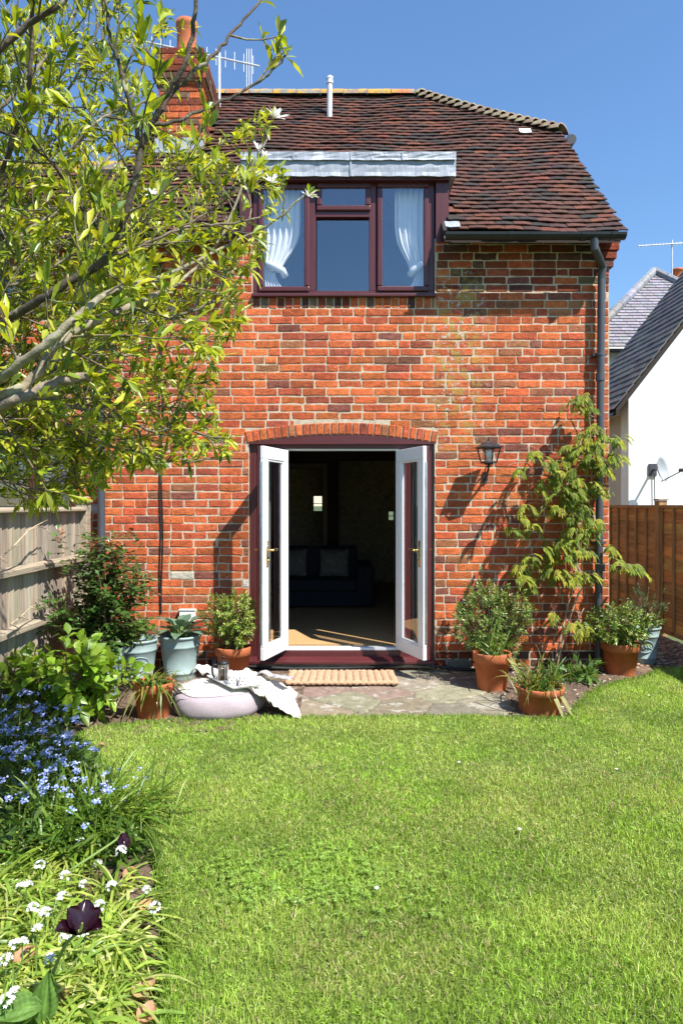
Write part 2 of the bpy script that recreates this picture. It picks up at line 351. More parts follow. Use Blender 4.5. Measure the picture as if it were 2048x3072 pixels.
bedh = lambda X,Y: -.012+.05*vnoise(X,Y,.22,3)*.5+.022*vnoise(X,Y,.06,4)+.014*vnoise(X,Y,.025,5)-.01
kind(heightfield('flower_bed', M['soil'], -2.4, -.30, .9, 6.41, .018, bedh, lambda x,y: ~inside(LAWN,x+.04,y)|(y>4.6)), 'structure')
kind(heightfield('wall_border', M['soil'], 1.22, 3.0, 4.9, 6.41, .018, bedh, lambda x,y: ~inside(LAWN,x-.03,y-.05)), 'structure')
kind(heightfield('gravel_path', M['gravelbed'], 2.5, 3.8, 6.3, 11, .03, lambda X,Y: -.005+.02*vnoise(X,Y,.07,6)), 'structure')
PATIO = [(-1.27,4.86),(-.5,4.89),(.6,4.9),(1.30,4.90),(1.33,5.4),(1.20,5.75),(1.28,6.415),(-1.62,6.415),(-1.58,5.75),(-1.30,5.45)]
cells = rng.uniform((-1.9,4.6),(1.6,6.7),(400,2)); keep = []
for c in cells:
    if all((c[0]-k[0])**2+((c[1]-k[1])*1.15)**2 > .38**2 for k in keep): keep.append(c)
keep = np.array(keep); ctone = rng.uniform(.7,1.15,(len(keep),1))*np.array([[.265,.215,.155]])+rng.uniform(-.015,.03,(len(keep),3))*np.array([[1,.8,.3]])
def slab(X,Y):
    xx = X+.07*(vnoise(X,Y,.16,8)-.5)+.02*(vnoise(X,Y,.04,12)-.5); yy = Y+.07*(vnoise(X,Y,.16,9)-.5)+.02*(vnoise(X,Y,.04,13)-.5)
    d = np.sqrt((xx[...,None]-keep[:,0])**2+(yy[...,None]-keep[:,1])**2); o = np.sort(d,-1); return d.argmin(-1), o[...,1]-o[...,0]
sid = rng.uniform(-.004,.004,len(keep))
def patio_h(X,Y):
    i, e = slab(X,Y); return .004+sid[i]-.014*np.clip(1-e/.018,0,1)+.006*vnoise(X,Y,.09,11)
def patio_c(X,Y):
    i, e = slab(X,Y); c = ctone[i].copy(); c[e < .009] = (.13,.115,.075); return c
kind(heightfield('patio', M['stone'], -1.7, 1.5, 4.8, 6.415, .012, patio_h, lambda x,y: inside(PATIO,x,y), patio_c), 'structure')

# grass: one mown sward of separate blades
def grass_blades(n, y0, y1, h0, h1, w0, w1):
    xs = rng.uniform(-2.0, 3.74, n*4); ys = rng.uniform(y0, y1, n*4)
    ok = inside(LAWN, xs, ys) & (np.abs(xs) < ys*.54+1.2); xs, ys = xs[ok][:n], ys[ok][:n]; k = len(xs)
    az = rng.uniform(0, 2*np.pi, k); el = R(90)-np.abs(rng.normal(0, .8, k)); el = np.clip(el, .12, 1.5)
    d = np.stack([np.cos(az)*np.cos(el), np.sin(az)*np.cos(el), np.sin(el)], -1)
    u = np.stack([rng.normal(0,1,k), rng.normal(0,1,k), rng.uniform(.2,1,k)], -1)
    patch = vnoise(xs, ys, .35, 21)*.6+vnoise(xs, ys, .09, 22)*.4
    tuft = vnoise(xs, ys, .11, 25); L = rng.uniform(h0, h1, k)*(.55+.5*patch+.45*tuft); W = rng.uniform(w0, w1, k)
    g = np.array([.285,.43,.062])*(.6+.8*rng.random((k,1)))*(.6+.8*patch[:,None])
    yel = np.clip((vnoise(xs,ys,.28,23)-.35)*1.6,0,1)[:,None]*rng.random((k,1))
    g = g*(1-yel)+np.array([.52,.59,.16])*yel
    dry = rng.random(k) < .08+.12*(vnoise(xs,ys,.4,24) > .62); g[dry] = np.array([.52,.45,.22])*(.7+.5*rng.random((dry.sum(),1)))
    B = np.stack([xs, ys, np.full(k,.012)], -1)
    return B, d, u, L, W, rng.uniform(.1,.55,k), g
parts_ = [grass_blades(105000, 1.45, 2.6, .022, .05, .0022, .0042), grass_blades(100000, 2.6, 3.8, .022, .05, .0026, .0048), grass_blades(95000, 3.8, 6.5, .022, .046, .003, .0055)]
bd = [np.concatenate(q) for q in zip(*parts_)]
# longer fringe along the cut edges
ed = []
for i in range(len(LAWN)-1):
    (xa,ya),(xb,yb) = LAWN[i], LAWN[i+1]; l = math.hypot(xb-xa,yb-ya)
    if ya < 1.2 and yb < 1.2: continue
    t = rng.random(int(l*900)); ed.append(np.stack([xa+(xb-xa)*t+rng.normal(0,.018,len(t)), ya+(yb-ya)*t+rng.normal(0,.018,len(t)), np.full(len(t),.006)],-1))
ed = np.concatenate(ed); k = len(ed); az = rng.uniform(0,6.28,k); el = R(90)-np.abs(rng.normal(0,.6,k))
ex = [ed, np.stack([np.cos(az)*np.cos(el),np.sin(az)*np.cos(el),np.abs(np.sin(el))+.1],-1), rng.normal(0,1,(k,3)), rng.uniform(.03,.065,k), rng.uniform(.003,.005,k), rng.uniform(.1,.6,k), np.array([.19,.31,.045])*(.6+.8*rng.random((k,1)))]
bd = [np.concatenate(q) for q in zip(bd, ex)]
kind(link('grass', ribbon_mesh('grass', *bd[:6], bd[6], 3, 'blade', None), M['grass']), 'stuff')

# ---------------------------------------------------------------- masonry and tiling
PAL = [((.54,.130,.042),48),((.48,.102,.038),28),((.36,.082,.042),13),((.23,.08,.052),4.5),((.33,.125,.058),6),((.62,.54,.47),.6)]
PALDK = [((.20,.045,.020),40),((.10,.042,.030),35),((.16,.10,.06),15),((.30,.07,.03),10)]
def pick(pal):
    r = random.uniform(0, sum(w for _,w in pal))
    for c,w in pal:
        r -= w
        if r <= 0: break
    return jit(c, .2)
def brick_face(mb, org, u, n, u0, u1, z0, z1, col, depth=.035, rough=1.0):
    """one hand-made brick: slightly pillowed, uneven face"""
    org, u, n = Vector(org), Vector(u), Vector(n); zv = Vector((0,0,1)); nx, nz = (5 if u1-u0 > .13 else 4), 4
    off = random.uniform(-.0015,.0035); du = [random.uniform(-.003,.003) for _ in range(4)]
    P = []
    for j in range(nz):
        for i in range(nx):
            a = [0,.06]+[.06+.88*q/(nx-3) for q in range(1,nx-3)]+[.94,1]; a = a[i]; c = [0,.14,.86,1][j]
            edge = (i in (0,nx-1))+(j in (0,nz-1))
            uu = u0+(u1-u0)*a+(du[0] if i == 0 else du[1] if i == nx-1 else 0); zz = z0+(z1-z0)*c+(random.uniform(-.0022,.0022))
            h = off-(.0032*edge)*random.uniform(.5,1.6)+random.uniform(-.0015,.0015)*rough
            P.append(org+u*uu+zv*zz+n*h)
    f = [(j*nx+i,j*nx+i+1,(j+1)*nx+i+1,(j+1)*nx+i) for j in range(nz-1) for i in range(nx-1)]
    ring = list(range(nx))+[j*nx+nx-1 for j in range(1,nz)]+[(nz-1)*nx+i for i in range(nx-2,-1,-1)]+[j*nx for j in range(nz-2,0,-1)]
    k = len(P)
    for q in ring: P.append(Vector(P[q])-n*depth)
    m = len(ring); f += [(ring[(t+1)%m], ring[t], k+t, k+(t+1)%m) for t in range(m)]
    mb.add(P, f, col)
def brick_panel(mb, org, u, n, u0, u1, z0, z1, holes=(), skip=None, pal=None, J=.0092, ch=.075, L=.226):
    k = 0; z = z0
    while z < z1-.02:
        a = u0-(L/2 if k % 2 else 0); top = min(z+ch, z1)
        a += random.uniform(-.01,.01)
        while a < u1:
            ln = L*random.uniform(.965,1.03)
            if random.random() < .14: ln = L/2
            s, e = max(a,u0), min(a+ln,u1); segs = [(s,e)]
            hl = [(h[0],h[1]) for h in holes if h[2] < top-.012 and h[3] > z+.012]
            if skip: hl += skip(z, top)
            for (h0,h1) in hl:
                ns = []
                for (p,q) in segs:
                    if h1 <= p or h0 >= q: ns.append((p,q)); continue
                    if h0 > p: ns.append((p,h0))
                    if h1 < q: ns.append((h1,q))
                segs = ns
            for (p,q) in segs:
                if q-p > .028:
                    pl = pal((p+q)/2,(z+top)/2) if pal else PAL
                    brick_face(mb, org, u, n, p+J/2, q-J/2, z+J/2, top-J/2, pick(pl))
            a += ln
        z += ch; k += 1

TPAL = [((.092,.037,.025),38),((.060,.029,.022),34),((.130,.044,.026),15),((.036,.027,.024),13)]
def tile_roof(mb, x0, x1, s1, clip, xmax=None, base=(0,6.2,4.02), ang=None, g=.1, w=.166, s0=0.0, pal=TPAL, sag=None, thick=.0115):
    """courses of separate plain tiles up the slope, s metres from the eaves; clip(x,s) says where there is roof"""
    ca, sa = math.cos(ang), math.sin(ang); k = 0; s = s0
    while s < s1:
        x = x0-(w/2 if k % 2 else 0)+random.uniform(-.01,.01); wav = random.uniform(-.004,.004)
        while x < x1:
            if clip(x+w/2, s+.05):
                t = random.uniform(-.003,.005)+wav; yaw = random.uniform(-.012,.012); ln = .2; ds = random.uniform(-.007,.007)
                hl, hu = .035+t, .006+t*.3
                def Q(a, b_, h):
                    sag_ = sag(x+a, s+b_) if sag else 0
                    hh = h+sag_; bb = s+b_+ds+a*yaw
                    return (base[0]+x+a, base[1]+ca*bb-sa*hh, base[2]+sa*bb+ca*hh)
                wl_ = w*.975; c_ = .004
                if xmax: wl_ = min(wl_, xmax(s+.05)-x+random.uniform(-.008,.008))
                if wl_ < .02: x += w; continue
                top = [Q(0,0,hl),Q(wl_/2,0,hl+c_),Q(wl_,0,hl),Q(wl_,ln,hu),Q(wl_/2,ln,hu+c_),Q(0,ln,hu)]
                bot = [Q(0,0,hl-thick),Q(wl_/2,0,hl+c_-thick),Q(wl_,0,hl-thick),Q(wl_,ln,hu-thick),Q(wl_/2,ln,hu+c_-thick),Q(0,ln,hu-thick)]
                c = pick(pal); 
                mb.add(top+bot, [(0,1,4,5),(1,2,3,4),(6,7,1,0),(7,8,2,1),(8,9,3,2),(11,6,0,5),(10,7,6,11),(9,8,7,10)], c)
            x += w
        s += g; k += 1

# ---------------------------------------------------------------- the brick house
EY, EZ, SL = 6.2, 4.02, 1.03; ANG = math.atan(SL); RY = 9.065; RZ = EZ+SL*(RY-EY); XR = 2.58; XL = -2.33
HX0, HX1 = -2.28, wx(1826)                                # wall ends
DX0, DX1 = wx(747), wx(1303); DZ0, DZ1 = .075, wz(1329)   # door opening (springing of the arch)
VX0, VX1 = wx(757), wx(1304); VZ0, VZ1 = wz(893), 4.62     # dormer window
house = thing('brick_house', 'red brick house with tiled half-hipped roof, open white garden doors and a lead-topped dormer window', 'house', (0, WY, 0))
BYB = 12.0
w = MB(); T0, T1 = WY+.0035, WY+.24                         # mortar-coloured core of the front wall, around the openings
w.box(HX0,DX0,T0,T1,-.05,DZ1); w.box(DX1,HX1,T0,T1,-.05,DZ1); w.box(DX0,DX1,T0,T1,-.05,DZ0)
XM = (DX0+DX1)/2; HALF = (DX1-DX0)/2; RISE = .078; AR = (HALF**2+RISE**2)/(2*RISE); AZ = DZ1+RISE-AR
def arch_z(x, r=0.0): return AZ+math.sqrt(max((AR+r)**2-(x-XM)**2,0))
nA = 16; xs_ = [DX0+(DX1-DX0)*i/nA for i in range(nA+1)]
for i in range(nA):
    a, c = xs_[i], xs_[i+1]; w.prism([(a,arch_z(a)),(c,arch_z(c)),(c,2.5),(a,2.5)], 'y', T0, T1)
w.box(HX0,DX0,T0,T1,DZ1,2.5); w.box(DX1,HX1,T0,T1,DZ1,2.5)
w.box(HX0,HX1,T0,T1,2.5,VZ0); w.box(HX0,VX0,T0,T1,VZ0,4.06); w.box(VX1,HX1,T0,T1,VZ0,4.06)
wall = w.build('wall', M['mortar'], house)
bk = MB()
def arch_skip(z, top):
    if top < DZ1-.02 or z > arch_z(XM,.125): return []
    hw = 0
    for i in range(60):
        x = i*.018
        if x <= HALF+.03 and arch_z(XM+min(x,HALF),.085) > z: hw = x
    return [(XM-hw, XM+hw)] if hw else []
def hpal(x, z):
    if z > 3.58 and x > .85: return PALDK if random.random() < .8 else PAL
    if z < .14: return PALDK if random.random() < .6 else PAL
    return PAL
HOLES = [(DX0,DX1,DZ0,DZ1),(VX0,VX1,VZ0-.098,5),(-1.515,-1.365,.0,.0)]
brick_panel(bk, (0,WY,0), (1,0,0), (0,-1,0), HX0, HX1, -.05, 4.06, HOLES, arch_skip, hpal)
na = 27                                                    # soldier arch over the door
for i in range(na):
    t0, t1 = i/na, (i+1)/na; A = math.asin((HALF+.02)/AR)
    a0, a1 = -A+2*A*t0, -A+2*A*t1; am = (a0+a1)/2
    c = Vector((XM+AR*math.sin(am), WY, AZ+AR*math.cos(am))); rad = Vector((math.sin(am),0,math.cos(am))); tan = Vector((math.cos(am),0,-math.sin(am)))
    wd = AR*(a1-a0)-.011; hgt = .112; off = random.uniform(.003,.007); P = []
    for (p,q) in ((-1,.04),(1,.04),(1,1),(-1,1)): P.append(c+tan*(wd/2*p+random.uniform(-.002,.002))+rad*(hgt*q)+Vector((0,-off,0)))
    m4 = sum(P, Vector())/4; P2 = [p+(m4-p)*.12+Vector((0,-.005,0)) for p in P]; P3 = [p+Vector((0,.035,0)) for p in P]
    bk.add(P2+P+P3, [(0,1,2,3)]+[(4+j,4+(j+1)%4,(j+1)%4,j) for j in range(4)]+[(8+j,8+(j+1)%4,4+(j+1)%4,4+j) for j in range(4)], pick([PAL[0],PAL[1],PAL[2],PAL[4]]))
x = VX0                                                    # brick-on-edge course under the window
while x < VX1-.03:
    brick_face(bk, (0,WY,0), (1,0,0), (0,-1,0), x+.005, min(x+.0765,VX1)-.005, VZ0-.096, VZ0-.002, pick(PALDK if random.random() < .35 else PAL)); x += .0765
for k, (o_, z) in enumerate(((.03,3.78),(.055,3.855),(.075,3.93))):   # corbelled courses at the eaves corner
    bk.box(HX1-.12, HX1+o_, WY-.012-o_*.5, WY+.35, z+.004, z+.071, pick(PALDK))
bk.build('brickwork', M['brick'], wall, smooth=False)
sw = MB()                                                  # side and back walls, brick-coloured
brick_panel(sw, (HX1,WY,0), (0,1,0), (1,0,0), 0.06, 5.4, -.02, 4.0, pal=lambda x, z: [((.26,.15,.10),5),((.20,.12,.085),3),((.30,.17,.10),2)])
SWR = MB(); SWR.box(HX1-.24,HX1-.012,T1,BYB,-.05,4.0); SWR.box(HX0,HX0+.2,T1,BYB,-.05,4.0)
SWR.prism([(T1,4.0),(BYB,4.0),(RY+1.35,5.42),(RY-1.35,5.42)], 'x', HX1-.24, HX1-.012)
SWR.prism([(T1,4.0),(BYB,4.0),(RY,RZ-.15)], 'x', HX0, HX0+.2)
BW = [(-.494,-.343,1.445,1.707),(.829,.924,1.283,1.434)]
SWR.box(HX0,BW[0][0],BYB,BYB+.2,-.05,4.0); SWR.box(BW[0][1],BW[1][0],BYB,BYB+.2,-.05,4.0); SWR.box(BW[1][1],HX1,BYB,BYB+.2,-.05,4.0)
for q in BW: SWR.box(q[0],q[1],BYB,BYB+.2,-.05,q[2]); SWR.box(q[0],q[1],BYB,BYB+.2,q[3],4.0)
side = SWR.build('side_wall', M['mortar'], house)
sw.build('brickwork', M['brick'], side)
# room
rm = MB(); FZ = .19
rm.box(HX0+.2,HX1-.24,T1,BYB,FZ-.1,FZ); fl = rm.build('floor', M['carpet'], house)
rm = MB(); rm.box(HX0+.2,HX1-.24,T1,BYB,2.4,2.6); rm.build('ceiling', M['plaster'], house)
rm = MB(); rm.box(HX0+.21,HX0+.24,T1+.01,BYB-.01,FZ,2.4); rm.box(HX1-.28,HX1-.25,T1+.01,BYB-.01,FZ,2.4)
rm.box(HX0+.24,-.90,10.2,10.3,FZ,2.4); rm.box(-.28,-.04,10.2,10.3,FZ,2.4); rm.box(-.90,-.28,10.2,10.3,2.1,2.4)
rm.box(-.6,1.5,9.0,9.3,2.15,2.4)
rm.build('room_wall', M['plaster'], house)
rm = MB(); rm.box(-.97,-.90,10.17,10.2,FZ,2.1); rm.box(-.28,-.21,10.17,10.2,FZ,2.1); rm.box(-.97,-.21,10.17,10.2,2.1,2.17); rm.build('door_casing', M['casing'], house, bevel=.006)
for q in BW:
    f = MB(); zc = (q[2]+q[3])/2; f.box(q[0],q[1],BYB+.02,BYB+.05,zc-.006,zc+.006); fo = f.build('rear_window', M['upvc'], house)
    p = MB(); p.box(q[0],q[1],BYB+.06,BYB+.066,q[2],q[3]); p.build('pane', M['doorglass'], fo)
# roof: boarding, tiles, ridge, bonnet hip
rf = MB()
def roofz(y): return EZ+SL*(y-EY)
WCUT = roofz(6.9)
th = .05
rb = [(EY+.02,roofz(EY+.02)-.03),(RY,RZ-.03),(2*RY-EY,EZ-.03),(2*RY-EY,EZ-.09),(RY,RZ-.11),(EY+.02,roofz(EY+.02)-.09)]
hipx, hipY, hipZ = .96, 8.08, roofz(8.08)
rf.prism(rb, 'x', VX1+.06, 1.0); rf.prism(rb, 'x', XL+.03, VX0-.06)
mid = [(6.95,roofz(6.95)-.03)]+rb[1:5]+[(6.95,roofz(6.95)-.10)]; rf.prism(mid, 'x', VX0-.06, VX1+.06)
lo = [(EY+.02,roofz(EY+.02)-.03),(hipY,hipZ-.03),(hipY,hipZ-.11),(EY+.02,roofz(EY+.02)-.10)]; rf.prism(lo, 'x', 1.0, XR-.04)
lob = [(2*RY-a,z) for a,z in lo][::-1]; rf.prism(lob, 'x', 1.0, XR-.04)
rf.add([(.98,RY,RZ-.04),(XR-.03,hipY,hipZ-.04),(XR-.03,2*RY-hipY,hipZ-.04),(.98,RY,RZ-.12),(XR-.03,hipY,hipZ-.12),(XR-.03,2*RY-hipY,hipZ-.12),(1.0,hipY,hipZ-.04),(1.0,2*RY-hipY,hipZ-.04)],
       [(0,1,2),(3,5,4),(1,4,5,2),(0,6,1),(0,2,7)])
roof = rf.build('roof', M['underlay'], house)
SLEN = (RY-EY)/math.cos(ANG)
def hip_lim(s):                                            # right edge of the front slope
    y = EY+s*math.cos(ANG)
    if y < hipY: return XR+.01
    return XR+.03+(hipx-XR)*(y-hipY)/(RY-hipY)
def clip_main(x, s):
    y = EY+s*math.cos(ANG)
    if x-.083 > hip_lim(s) or x < XL: return False
    if VX0-.14 < x < VX1+.14 and y < 6.92: return False
    if -2.08 < x < -1.54 and 7.62 < y < 8.5: return False
    return True
sagf = lambda x, s: .012*math.sin(x*2.1+s*1.3)+.008*math.sin(x*5.3-s*2.7)-.02*math.sin(min(max(s/SLEN,0),1)*math.pi)
tl = MB(); tile_roof(tl, XL, XR, SLEN-.04, clip_main, hip_lim, ang=ANG, sag=sagf)
for k in range(12):                                        # hip-end slope, tiles turned to the gable side
    t = (k+.5)/12; a = Vector((XR,hipY,hipZ)).lerp(Vector((.96,RY,RZ)), t); hw_ = (RY-hipY)*(1-t)
    tl.box(a.x-.14, a.x+.02, RY-hw_, RY+hw_, a.z-.03, a.z+.012, jit((.12,.05,.03)))
tl.build('tiles', M['tile'], roof)
rd = MB(); x = XL+.5
while x < hipx-.02:                                        # half-round ridge tiles, lichened
    e = min(x+.31, hipx); n_ = 9; P = []
    for xx in (x+.004, e-.004):
        for j in range(n_):
            a = math.pi*j/(n_-1); P.append((xx, RY-.12*math.cos(a), RZ-.02+.105*math.sin(a)+random.uniform(-.003,.003)))
    c = jit(random.choice([(.42,.15,.07),(.30,.22,.15),(.24,.22,.20),(.40,.24,.06)]), .15)
    rd.add(P, [(j,j+1,n_+j+1,n_+j) for j in range(n_-1)]+[tuple(range(n_)),tuple(range(n_,2*n_))[::-1]], c); x += .31
rd.build('ridge_tiles', M['ridge'], roof)
hp = MB(); A_, B_ = Vector((XR+.01,hipY-.02,hipZ+.01)), Vector((.99,RY-.03,RZ+.02)); dirh = (B_-A_).normalized(); nb = 19
for k in range(nb):                                        # bonnet tiles stepping up the hip
    p = A_+(B_-A_)*(k/nb); p = p+Vector((0,0,-.03*math.sin(math.pi*k/nb)))
    sidev = Vector((1,1,0)).normalized(); n_ = 8; P = []
    for (q, rr, lift) in ((-.03,.115,.045),(.15,.075,.0)):
        for j in range(n_):
            a = math.pi*j/(n_-1); P.append(p+dirh*q+sidev*(rr*1.15*math.cos(a))+Vector((0,0,lift+rr*.8*math.sin(a)-.04)))
    inn = [Vector(v)-Vector((0,0,.016)) for v in P]
    hp.add(P+inn, [(j,j+1,n_+j+1,n_+j) for j in range(n_-1)]+[(j+1,j,2*n_+j,2*n_+j+1) for j in range(n_-1)], jit((.20,.145,.10),.25))
hp.build('hip_tiles', M['hip'], roof, smooth=True)
pt_ = MB(); pt_.grid([[(2.09+i*.045+random.uniform(-.01,.01), 7.98+j*.045, roofz(7.98+j*.045)+.045+random.uniform(0,.008)) for i in range(4)] for j in range(3)]); 
pt_.build('mortar_patch', M['render'], roof, solid=.008)
g2 = MB(); g2.tube([(XR+.16,hipY+.06,hipZ-.04),(XR+.16,2*RY-hipY,hipZ-.04)], .06, 10); g2.build('gable_gutter', M['gutter'], house)
# chimney
CX0, CX1, CY0, CY1, CZ = -2.06, -1.56, 7.68, 8.45, sp(0,143,7.68).z
ch = MB(); ch.box(CX0+.012,CX1-.012,CY0+.012,CY1-.012,5.0,CZ-.01); ch.box(CX0-.03,CX1+.03,CY0-.03,CY1+.03,CZ-.375,CZ-.165); ch.box(CX0+.0,CX1-.0,CY0+.0,CY1-.0,CZ-.165,CZ)
chim = ch.build('chimney', M['mortar'], house)
cb = MB()
def ring(x0,x1,y0,y1,z0,z1,pal):
    brick_panel(cb, (0,y0,0), (1,0,0), (0,-1,0), x0, x1, z0, z1, pal=pal); brick_panel(cb, (x1,0,0), (0,1,0), (1,0,0), y0, y1, z0, z1, pal=pal); brick_panel(cb, (x0,0,0), (0,-1,0), (-1,0,0), -y1, -y0, z0, z1, pal=pal)
pc = lambda x,z: PAL if random.random() < .75 else PALDK
ring(CX0,CX1,CY0,CY1,5.3,CZ-.375,pc)
ring(CX0-.05,CX1+.05,CY0-.05,CY1+.05,CZ-.375,CZ-.15,lambda x,z: PALDK); ring(CX0-.015,CX1+.015,CY0-.015,CY1+.015,CZ-.15,CZ-.0,lambda x,z: PALDK)
cb.build('brickwork', M['brick'], chim)
pt = MB(); pt.lathe([(.14,-.05),(.135,.05),(.115,.09),(.11,.42),(.125,.44),(.125,.50),(.095,.50),(.09,.3)], ((CX0+CX1)/2+.0, 8.0, CZ), 24); pt.build('chimney_pot', M['terracotta'], chim, smooth=True)
fl_ = MB(); fl_.grid([[(CX0-.03+.55*i/8, 7.64-j*.012, roofz(7.64)+.16-j*.09+random.uniform(-.004,.004)) for i in range(9)] for j in range(3)]); fl_.build('flashing', M['lead'], chim, solid=.006)
# dormer
FX0, FX1 = sp(722,0,6.35).x, sp(1367,0,6.35).x; fz0, fz1 = sp(0,529,6.35).z, sp(0,468,6.35).z; ft = sp(0,457,6.34).z
dm = MB(); dm.box(VX0-.12,VX1+.13,6.375,7.3,fz0-.02,fz0+.002); dorm = dm.build('dormer', M['brownh'], house)
for a_, c_ in ((VX0-.12,VX0-.008),(VX1+.008,VX1+.13)):
    q = MB(); q.box(a_,c_,WY-.005,7.3,4.02,fz0-.022); q.build('cheek', M['brown'], dorm)
ld = MB(); n_ = 26
for (yf, za, zb, ln_) in ((6.35,fz0,fz1-.025,n_),(6.336,fz1-.045,ft+.005,n_)):
    P = [[(FX0+(FX1-FX0)*i/ln_, yf+random.uniform(-.004,.004)-(.006 if j == 0 else 0), za+(zb-za)*j/4+(random.uniform(-.004,.004) if j == 0 else 0)) for i in range(ln_+1)] for j in range(5)]
    ld.grid(P)
ld.box(FX0,FX1,6.36,7.2,fz0+.004,ft-.006)
for xx in (FX0+.49,FX0+1.02,FX0+1.5): ld.box(xx-.006,xx+.006,6.328,6.34,fz1-.04,ft)
ld.box(FX0+1.015,FX0+1.03,6.338,6.346,fz0,fz1-.05)
ld.build('lead_fascia', M['lead'], dorm)
for xx in (wx(1330),): 
    q = MB(); q.grid([[(xx-.02+.045*i, EY-.03+.04*j, EZ+.045+.04*j+random.uniform(-.006,.006)) for i in range(4)] for j in range(3)]); q.build('corner_flashing', M['lead'], dorm, solid=.006)
# upper window
def rect_frame(mb, x0, x1, z0, z1, wd, y0, y1):
    mb.box(x0,x1,y0,y1,z0,z0+wd); mb.box(x0,x1,y0,y1,z1-wd,z1); mb.box(x0,x0+wd,y0,y1,z0+wd,z1-wd); mb.box(x1-wd,x1,y0,y1,z0+wd,z1-wd)
def casement(parent, px0, px1, pz0, pz1, wd, y0, y1, glass='glass', name='casement'):
    c = MB(); rect_frame(c, px0-wd, px1+wd, pz0-wd, pz1+wd, wd, y0, y1)
    o = c.build(name, M['brown'], parent, bevel=.012)
    return o
wf = MB(); YW = WY+.035
zT = 4.62; m1, m2 = wx(936), wx(1118); zTr = wz(637)
wf.box(VX0,VX1,YW,YW+.07,VZ0+.03,VZ0+.075); wf.box(VX0,VX1,YW,YW+.07,zT-.05,zT)
for xx, h in ((VX0+.0275,.0275),(m1,.034),(m2,.034),(VX1-.03,.03)): wf.box(xx-h,xx+h,YW,YW+.07,VZ0+.075,zT-.05)
wf.box(m1+.034,m2-.034,YW,YW+.07,zTr-.03,zTr+.025)
win = wf.build('dormer_window', M['brown'], house, bevel=.004)
s = MB(); s.box(VX0-.005,VX1+.005,WY-.045,WY+.11,VZ0,VZ0+.03); s.build('sill', M['brownh'], win, bevel=.006)
panes = [(wx(790),wx(912),wz(857),wz(565)),(wx(965),wx(1096),wz(613),wz(561)),(wx(951),wx(1109),wz(873),wz(655)),(wx(1147),wx(1271),wz(856),wz(560))]
for i, (a,c,z0,z1) in enumerate(panes):
    if i != 2: casement(win, a, c, z0, z1, .05, YW-.022, YW-.001)
    p = MB(); p.box(a-.004,c+.004,YW-.006+(.03 if i == 2 else 0),YW+.0+(.03 if i == 2 else 0),z0-.004,z1+.004); p.build('pane', M['glass'], win)
# garden doorway: brown frame, arched head board, side lights, two leaves
df = MB(); YD = WY+.03; SX0, SX1 = wx(854), wx(1197); HZ = wz(1350); SILL = wz(1948)
df.box(DX0,DX0+.065,YD,YD+.08,DZ0,DZ1); df.box(DX1-.065,DX1,YD,YD+.08,DZ0,DZ1)
df.box(DX0+.065,DX1-.065,YD,YD+.08,HZ+.015,DZ1)
df.box(DX0+.065,DX1-.065,YD,YD+.08,DZ0+.04,SILL-.02)
for xx in (SX0-.03,SX1+.03): df.box(xx-.03,xx+.03,YD,YD+.08,SILL-.02,HZ+.015)
frame = df.build('door_frame', M['brown'], house, bevel=.005)
hb = MB(); pts = [(x_,arch_z(x_)-.004) for x_ in np.linspace(DX0+.002,DX1-.002,17)]
hb.prism([(DX0+.002,DZ1-.012),(DX1-.002,DZ1-.012)]+pts[::-1], 'y', WY-.012, WY+.10); hb.build('head_board', M['brownh'], frame)
sl = MB(); sl.prism([(WY-.085,DZ0+.02),(WY-.085,DZ0-.005),(WY+.1,DZ0-.005),(WY+.1,DZ0+.05),(WY-.02,DZ0+.05)], 'x', DX0+.005, DX1-.005); sl.build('sill', M['brownh'], frame, bevel=.004)
tw = MB(); tw.box(SX0,SX1,YD+.02,YD+.10,SILL-.02,SILL+.006); tw.build('threshold', M['upvc'], frame, bevel=.003); tw = MB(); tw.box(SX0,SX1,YD+.02,YD+.1,HZ,HZ+.015); tw.build('head_trim', M['upvc'], frame)
for (a,c) in ((DX0+.065,SX0-.06),(SX1+.06,DX1-.065)):
    p = MB(); rect_frame(p, a+.001, c-.001, SILL-.018, HZ+.013, .05, YD+.012, YD+.072); slt = p.build('side_light', M['brown'], frame, bevel=.004)
    p = MB(); p.box(a+.05,c-.05,YD+.036,YD+.042,SILL+.03,HZ-.035); p.build('side_pane', M['doorglass'], frame)
